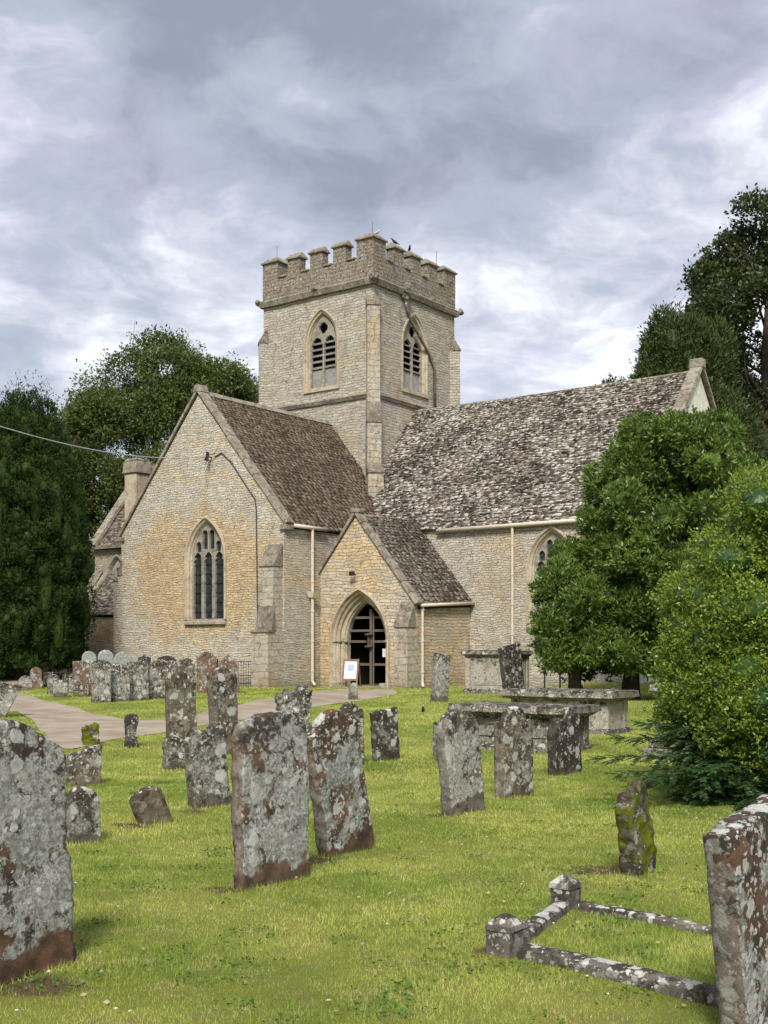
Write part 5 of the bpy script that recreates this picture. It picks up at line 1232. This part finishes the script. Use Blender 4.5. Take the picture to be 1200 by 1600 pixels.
def low_yew():
    """dark feathery yew boughs spreading over the lawn under the shrub"""
    b = Vector((3.95, 11.9, 0)); b.z = terrain(b.x, b.y); rng = np.random.default_rng(71)
    r = empty('low_yew_bush', b, 0, label='dark feathery yew boughs spreading low beneath the bright shrub', cat='yew bush')
    boughs = []; st = MB()
    for k in range(70):
        a = rng.uniform(math.pi * .55, math.pi * 1.62); el = rng.uniform(.0, .55); L = rng.uniform(.6, 1.05) * (1.0 if el > .25 else 1.15)
        z0 = rng.uniform(.15, 1.1); p = np.array([0., 0., z0]); d = np.array([math.cos(a) * math.cos(el), math.sin(a) * math.cos(el), math.sin(el) * .7]); pts = [p]
        for j in range(10): d = d + np.array([0, 0, -.06]); d /= np.linalg.norm(d); p = p + d * L / 10; p[2] = max(p[2], .06); pts.append(p)
        boughs.append((np.array(pts), a))
    for a, L, z0, dz in ((math.radians(190), 1.85, .40, .14), (math.radians(198), 1.75, .34, .10), (math.radians(206), 1.6, .30, .12), (math.radians(183), 1.6, .50, .2), (math.radians(194), 1.5, .24, .08), (math.radians(176), 1.35, .60, .25)):
        p = np.array([0., 0., z0]); d = np.array([math.cos(a), math.sin(a), dz]); pts = [p]
        for j in range(10): d = d + np.array([0, 0, -.018]); d /= np.linalg.norm(d); p = p + d * L / 10; pts.append(p)
        boughs.append((np.array(pts), a))
    P, D = [], []
    for pts, a in boughs:
        st.tube([tuple(q) for q in pts], [.012 * (1 - .8 * j / 10) for j in range(11)], 5)
        for j in range(2, 11):
            t = pts[j] - pts[j - 1]; t /= np.linalg.norm(t); sd = np.cross(t, (0, 0, 1)); sd /= np.linalg.norm(sd)
            for s in (-1, 1):
                for q in range(3):
                    dr = t * .75 + sd * s * rng.uniform(.5, .9) + np.array([0, 0, rng.uniform(-.55, .30)]); dr /= np.linalg.norm(dr); tl = .34 * (1 - .6 * j / 10) * rng.uniform(.6, 1.2); o = pts[j] - t * rng.random() * .1
                    st.tube([tuple(o), tuple(o + dr * tl)], [.004, .002], 3, caps=False)
                    m = int(tl / .0085); ts = np.arange(1, m + 1) / m * tl; s2 = np.cross(dr, (0, 0, 1)); s2 /= np.linalg.norm(s2)
                    for side in (-1, 1):
                        P.append(o + dr * ts[:, None]); D.append(np.repeat((dr * .55 + s2 * side * .8)[None], m, 0) + rng.normal(0, .12, (m, 3)))
    P = np.concatenate(P); D = unit(np.concatenate(D)); V = leaf_quads(rng, P, D, .040, .010, .05)
    np_mesh('needles', V, np.arange(len(V)).reshape(-1, 4), M['needle'], r); st.build('boughs', M['twig'], r)
    cr = crown('inner_needles', [((.35, .2, .55), (.75, .8, .55)), ((.2, -.5, .45), (.5, .5, .42)), ((.0, .3, .9), (.5, .5, .4))], 9000, 5, .035, .012, M['needle'], r, seed=72, spread=.03, depth=.12, core=.8)
low_yew()
def background_wood():
    rng = np.random.default_rng(81); lumps = []
    for x in np.arange(-60, 64, 2.6):
        h = rng.uniform(3.0, 4.6) if abs(x) < 20 else rng.uniform(5, 8); y = 86 + rng.uniform(-2, 2)
        for z in np.arange(1, h, 1.6): lumps.append(((x + rng.uniform(-.6, .6), y + rng.uniform(-.8, .8), z), (2.0, 1.6, 1.4)))
    o = crown('distant_hedge', lumps, 42000, 3, .45, .22, M['beech2'], None, seed=82, spread=.3, core=.8, cull=.7, depth=.15)
    tag(o, kind='stuff', label='dark belt of hedge and trees beyond the churchyard', cat='hedge')
background_wood()
def side_hedge():
    for nm, x0, x1, y0, y1, h, lab, sd in (('hedge', -18.5, -12.2, 50, 54, 3.4, 'dark hedge behind the columnar yew, left of the chancel', 91), ('hedge', 9.5, 20, 33, 39, 3.2, 'dark hedge in shade behind the table tombs on the right', 92)):
        rng = np.random.default_rng(sd); lumps = []
        for t in np.linspace(0, 1, 14):
            for z in (.5, 1.3, 2.1, h - .6): lumps.append(((x0 + (x1 - x0) * t + rng.uniform(-.2, .2), y0 + (y1 - y0) * t + rng.uniform(-.3, .3), z + rng.uniform(-.2, .2)), (.75, .75, .65)))
        o = crown(nm, lumps, 11000, 4, .13, .06, M['yew'], None, seed=sd, spread=.1, core=.85, cull=.75, depth=.12); tag(o, lab, 'hedge')
side_hedge()

# ------------------------------------------------------------------ grass
def inpoly(x, y, poly):
    res = np.zeros(len(x), bool); n = len(poly)
    for i in range(n):
        x1, y1 = poly[i]; x2, y2 = poly[(i + 1) % n]
        c = ((y1 > y) != (y2 > y)) & (x < (x2 - x1) * (y - y1) / (y2 - y1 + 1e-12) + x1); res ^= c
    return res
def grass():
    rng = np.random.default_rng(5); parts = []
    M_INV = Matrix.Rotation(R(36.5), 2)
    for y0, y1, dens, h, w in ((3.6, 6.5, 15000, .022, .0032), (6.5, 9.5, 9500, .024, .0042), (9.5, 14, 5200, .027, .006), (14, 22, 2300, .030, .009), (22, 34, 900, .038, .014), (34, 52, 380, .045, .022)):
        hw = lambda y: .345 * y + 1.4
        A = (y1 - y0) * (hw(y0) + hw(y1)); n = int(A * dens); y = rng.uniform(y0, y1, n); x = rng.uniform(-1, 1, n) * hw(y1)
        ok = np.abs(x) < hw(y); x, y = x[ok], y[ok]
        # clumping
        cl = np.array([0.0]); 
        for poly in PATHPOLY: k = ~inpoly(x + .05 * np.sin(y * 23 + 3 * np.sin(x * 11)) + rng.normal(0, .035, len(x)), y + rng.normal(0, .07, len(x)), poly); x, y = x[k], y[k]
        for c, r in SOIL: k = rng.random(len(x)) > (.9 + .5 * np.sin(x * 37 + 2 * np.sin(y * 29))) * np.exp(-(((x - c.x) / 1.3) ** 2 + (y - c.y) ** 2) / (r * r * .8)); x, y = x[k], y[k]
        # not inside the church
        dx, dy = x + 3.59, y - 42; a = dx * e_a.x + dy * e_a.y; b = dx * e_b.x + dy * e_b.y
        k = ~((b > 5.6) & (a > -9) | (b > -.02) & (a < .1) & (a > -8.8) | (b > 2.0) & (a < 4.35) & (a > -9)); x, y = x[k], y[k]
        n = len(x); tall = .6 + .8 * rng.random(n) + .35 * (np.sin(x * 3.1 + 2 * np.sin(y * 1.7)) * np.sin(y * 2.6 + x))
        # taller unmown grass round the foot of the stones and inside the kerb
        for o, sw, th in STONES:
            lx, ly = o.location.x, o.location.y; ry = o.rotation_euler.z
            if abs(ly - (y0 + y1) / 2) > (y1 - y0) / 2 + 1: continue
            ph = math.atan2((o.rotation_euler.to_matrix() @ Vector((1, 0, 0))).y, (o.rotation_euler.to_matrix() @ Vector((1, 0, 0))).x)
            u = (x - lx) * math.cos(ph) + (y - ly) * math.sin(ph); v = -(x - lx) * math.sin(ph) + (y - ly) * math.cos(ph)
            d = np.hypot(np.maximum(np.abs(u) - sw / 2, 0), np.maximum(np.abs(v) - th / 2, 0)); tall += 2.0 * rng.random(n) * np.exp(-(d / .075) ** 2)
        v_ = (x - KB.x) * KU.x + (y - KB.y) * KU.y; v2 = -(x - KB.x) * KU.y + (y - KB.y) * KU.x
        ins = (v_ > 0) & (v_ < 1.9) & (v2 > 0) & (v2 < 1.1); tall += ins * 1.3 * rng.random(n)
        hh = h * np.clip(tall, .35, 3.2); z = terrain_np(x, y) - .004
        az = rng.uniform(0, 2 * np.pi, n); lean = rng.uniform(.2, 1.9, n); D = np.stack([np.cos(az) * lean, np.sin(az) * lean, np.ones(n)], -1); D = unit(D)
        az2 = az + np.pi / 2 + rng.uniform(-.5, .5, n); S = np.stack([np.cos(az2), np.sin(az2), np.zeros(n)], -1) * (w / 2 * rng.uniform(.7, 1.3, n))[:, None]
        P = np.stack([x, y, z], -1); V = np.empty((n, 3, 3)); V[:, 0] = P - S; V[:, 1] = P + S; V[:, 2] = P + D * hh[:, None]
        parts.append(V.reshape(-1, 3))
    V = np.concatenate(parts); F = np.arange(len(V)).reshape(-1, 3)
    o = np_mesh('grass', V, F, M['grass']); tag(o, kind='stuff', label='short mown yellow-green grass of the churchyard lawn', cat='grass')
    print('grass blades', len(F))
grass()
def litter():
    rng = np.random.default_rng(9); n = 500
    y = rng.uniform(4.5, 16, n); x = rng.uniform(-.36, .36, n) * y
    x = np.where(rng.random(n) < .45, 3.0 + rng.normal(0, .5, n), x); y = np.where(x > 2.4, 9.2 + rng.normal(0, .9, n), y)
    P = np.stack([x, y, terrain_np(x, y) + .022], -1); D = unit(np.stack([rng.normal(size=n), rng.normal(size=n), rng.normal(0, .2, n)], -1))
    V = leaf_quads(rng, P, D, .03, .018, .2)
    o = np_mesh('fallen_leaves', V, np.arange(len(V)).reshape(-1, 4), plain('dry_leaf', (.38, .30, .18), .8)); tag(o, kind='stuff', label='dry fallen leaves and bits scattered on the lawn', cat='leaves')
litter()
def daisies():
    rng = np.random.default_rng(19); n = 130; y = 4.6 + 16 * rng.random(n) ** 1.4; x = rng.uniform(-.38, .38, n) * y; V, F = [], []
    c = noise
    for px, py in zip(x, y):
        if noise.noise(Vector((px * .8, py * .8, 3))) < .02: continue
        z = terrain(px, py) + .028; r = .0075; b = len(V); V += [(px + r * math.cos(k * math.pi / 3), py + r * math.sin(k * math.pi / 3), z + .004 * (k % 2)) for k in range(6)]; F.append(tuple(range(b, b + 6)))
    o = np_mesh('daisies', np.array(V), np.array(F), plain('daisy_petals', (.75, .75, .72), .7)); tag(o, kind='stuff', label='tiny white daisies dotted over the lawn', cat='daisies')
    P, D = [], []
    for k in range(240):
        py = 4.6 + 11 * rng.random(); px = rng.uniform(-.38, .38) * py; m = 26
        q = np.stack([px + rng.normal(0, .07, m), py + rng.normal(0, .07, m), np.zeros(m)], -1); q[:, 2] = terrain_np(q[:, 0], q[:, 1]) + .016; P.append(q)
        d = np.stack([rng.normal(size=m), rng.normal(size=m), rng.uniform(.0, .4, m)], -1); D.append(d)
    V = leaf_quads(rng, np.concatenate(P), unit(np.concatenate(D)), .022, .016, .1)
    o = np_mesh('clover', V, np.arange(len(V)).reshape(-1, 4), leafmat('clover_leaves', (.05, .12, .015), (.12, .22, .03), .2)); tag(o, kind='stuff', label='patches of darker clover in the lawn', cat='clover')
daisies()
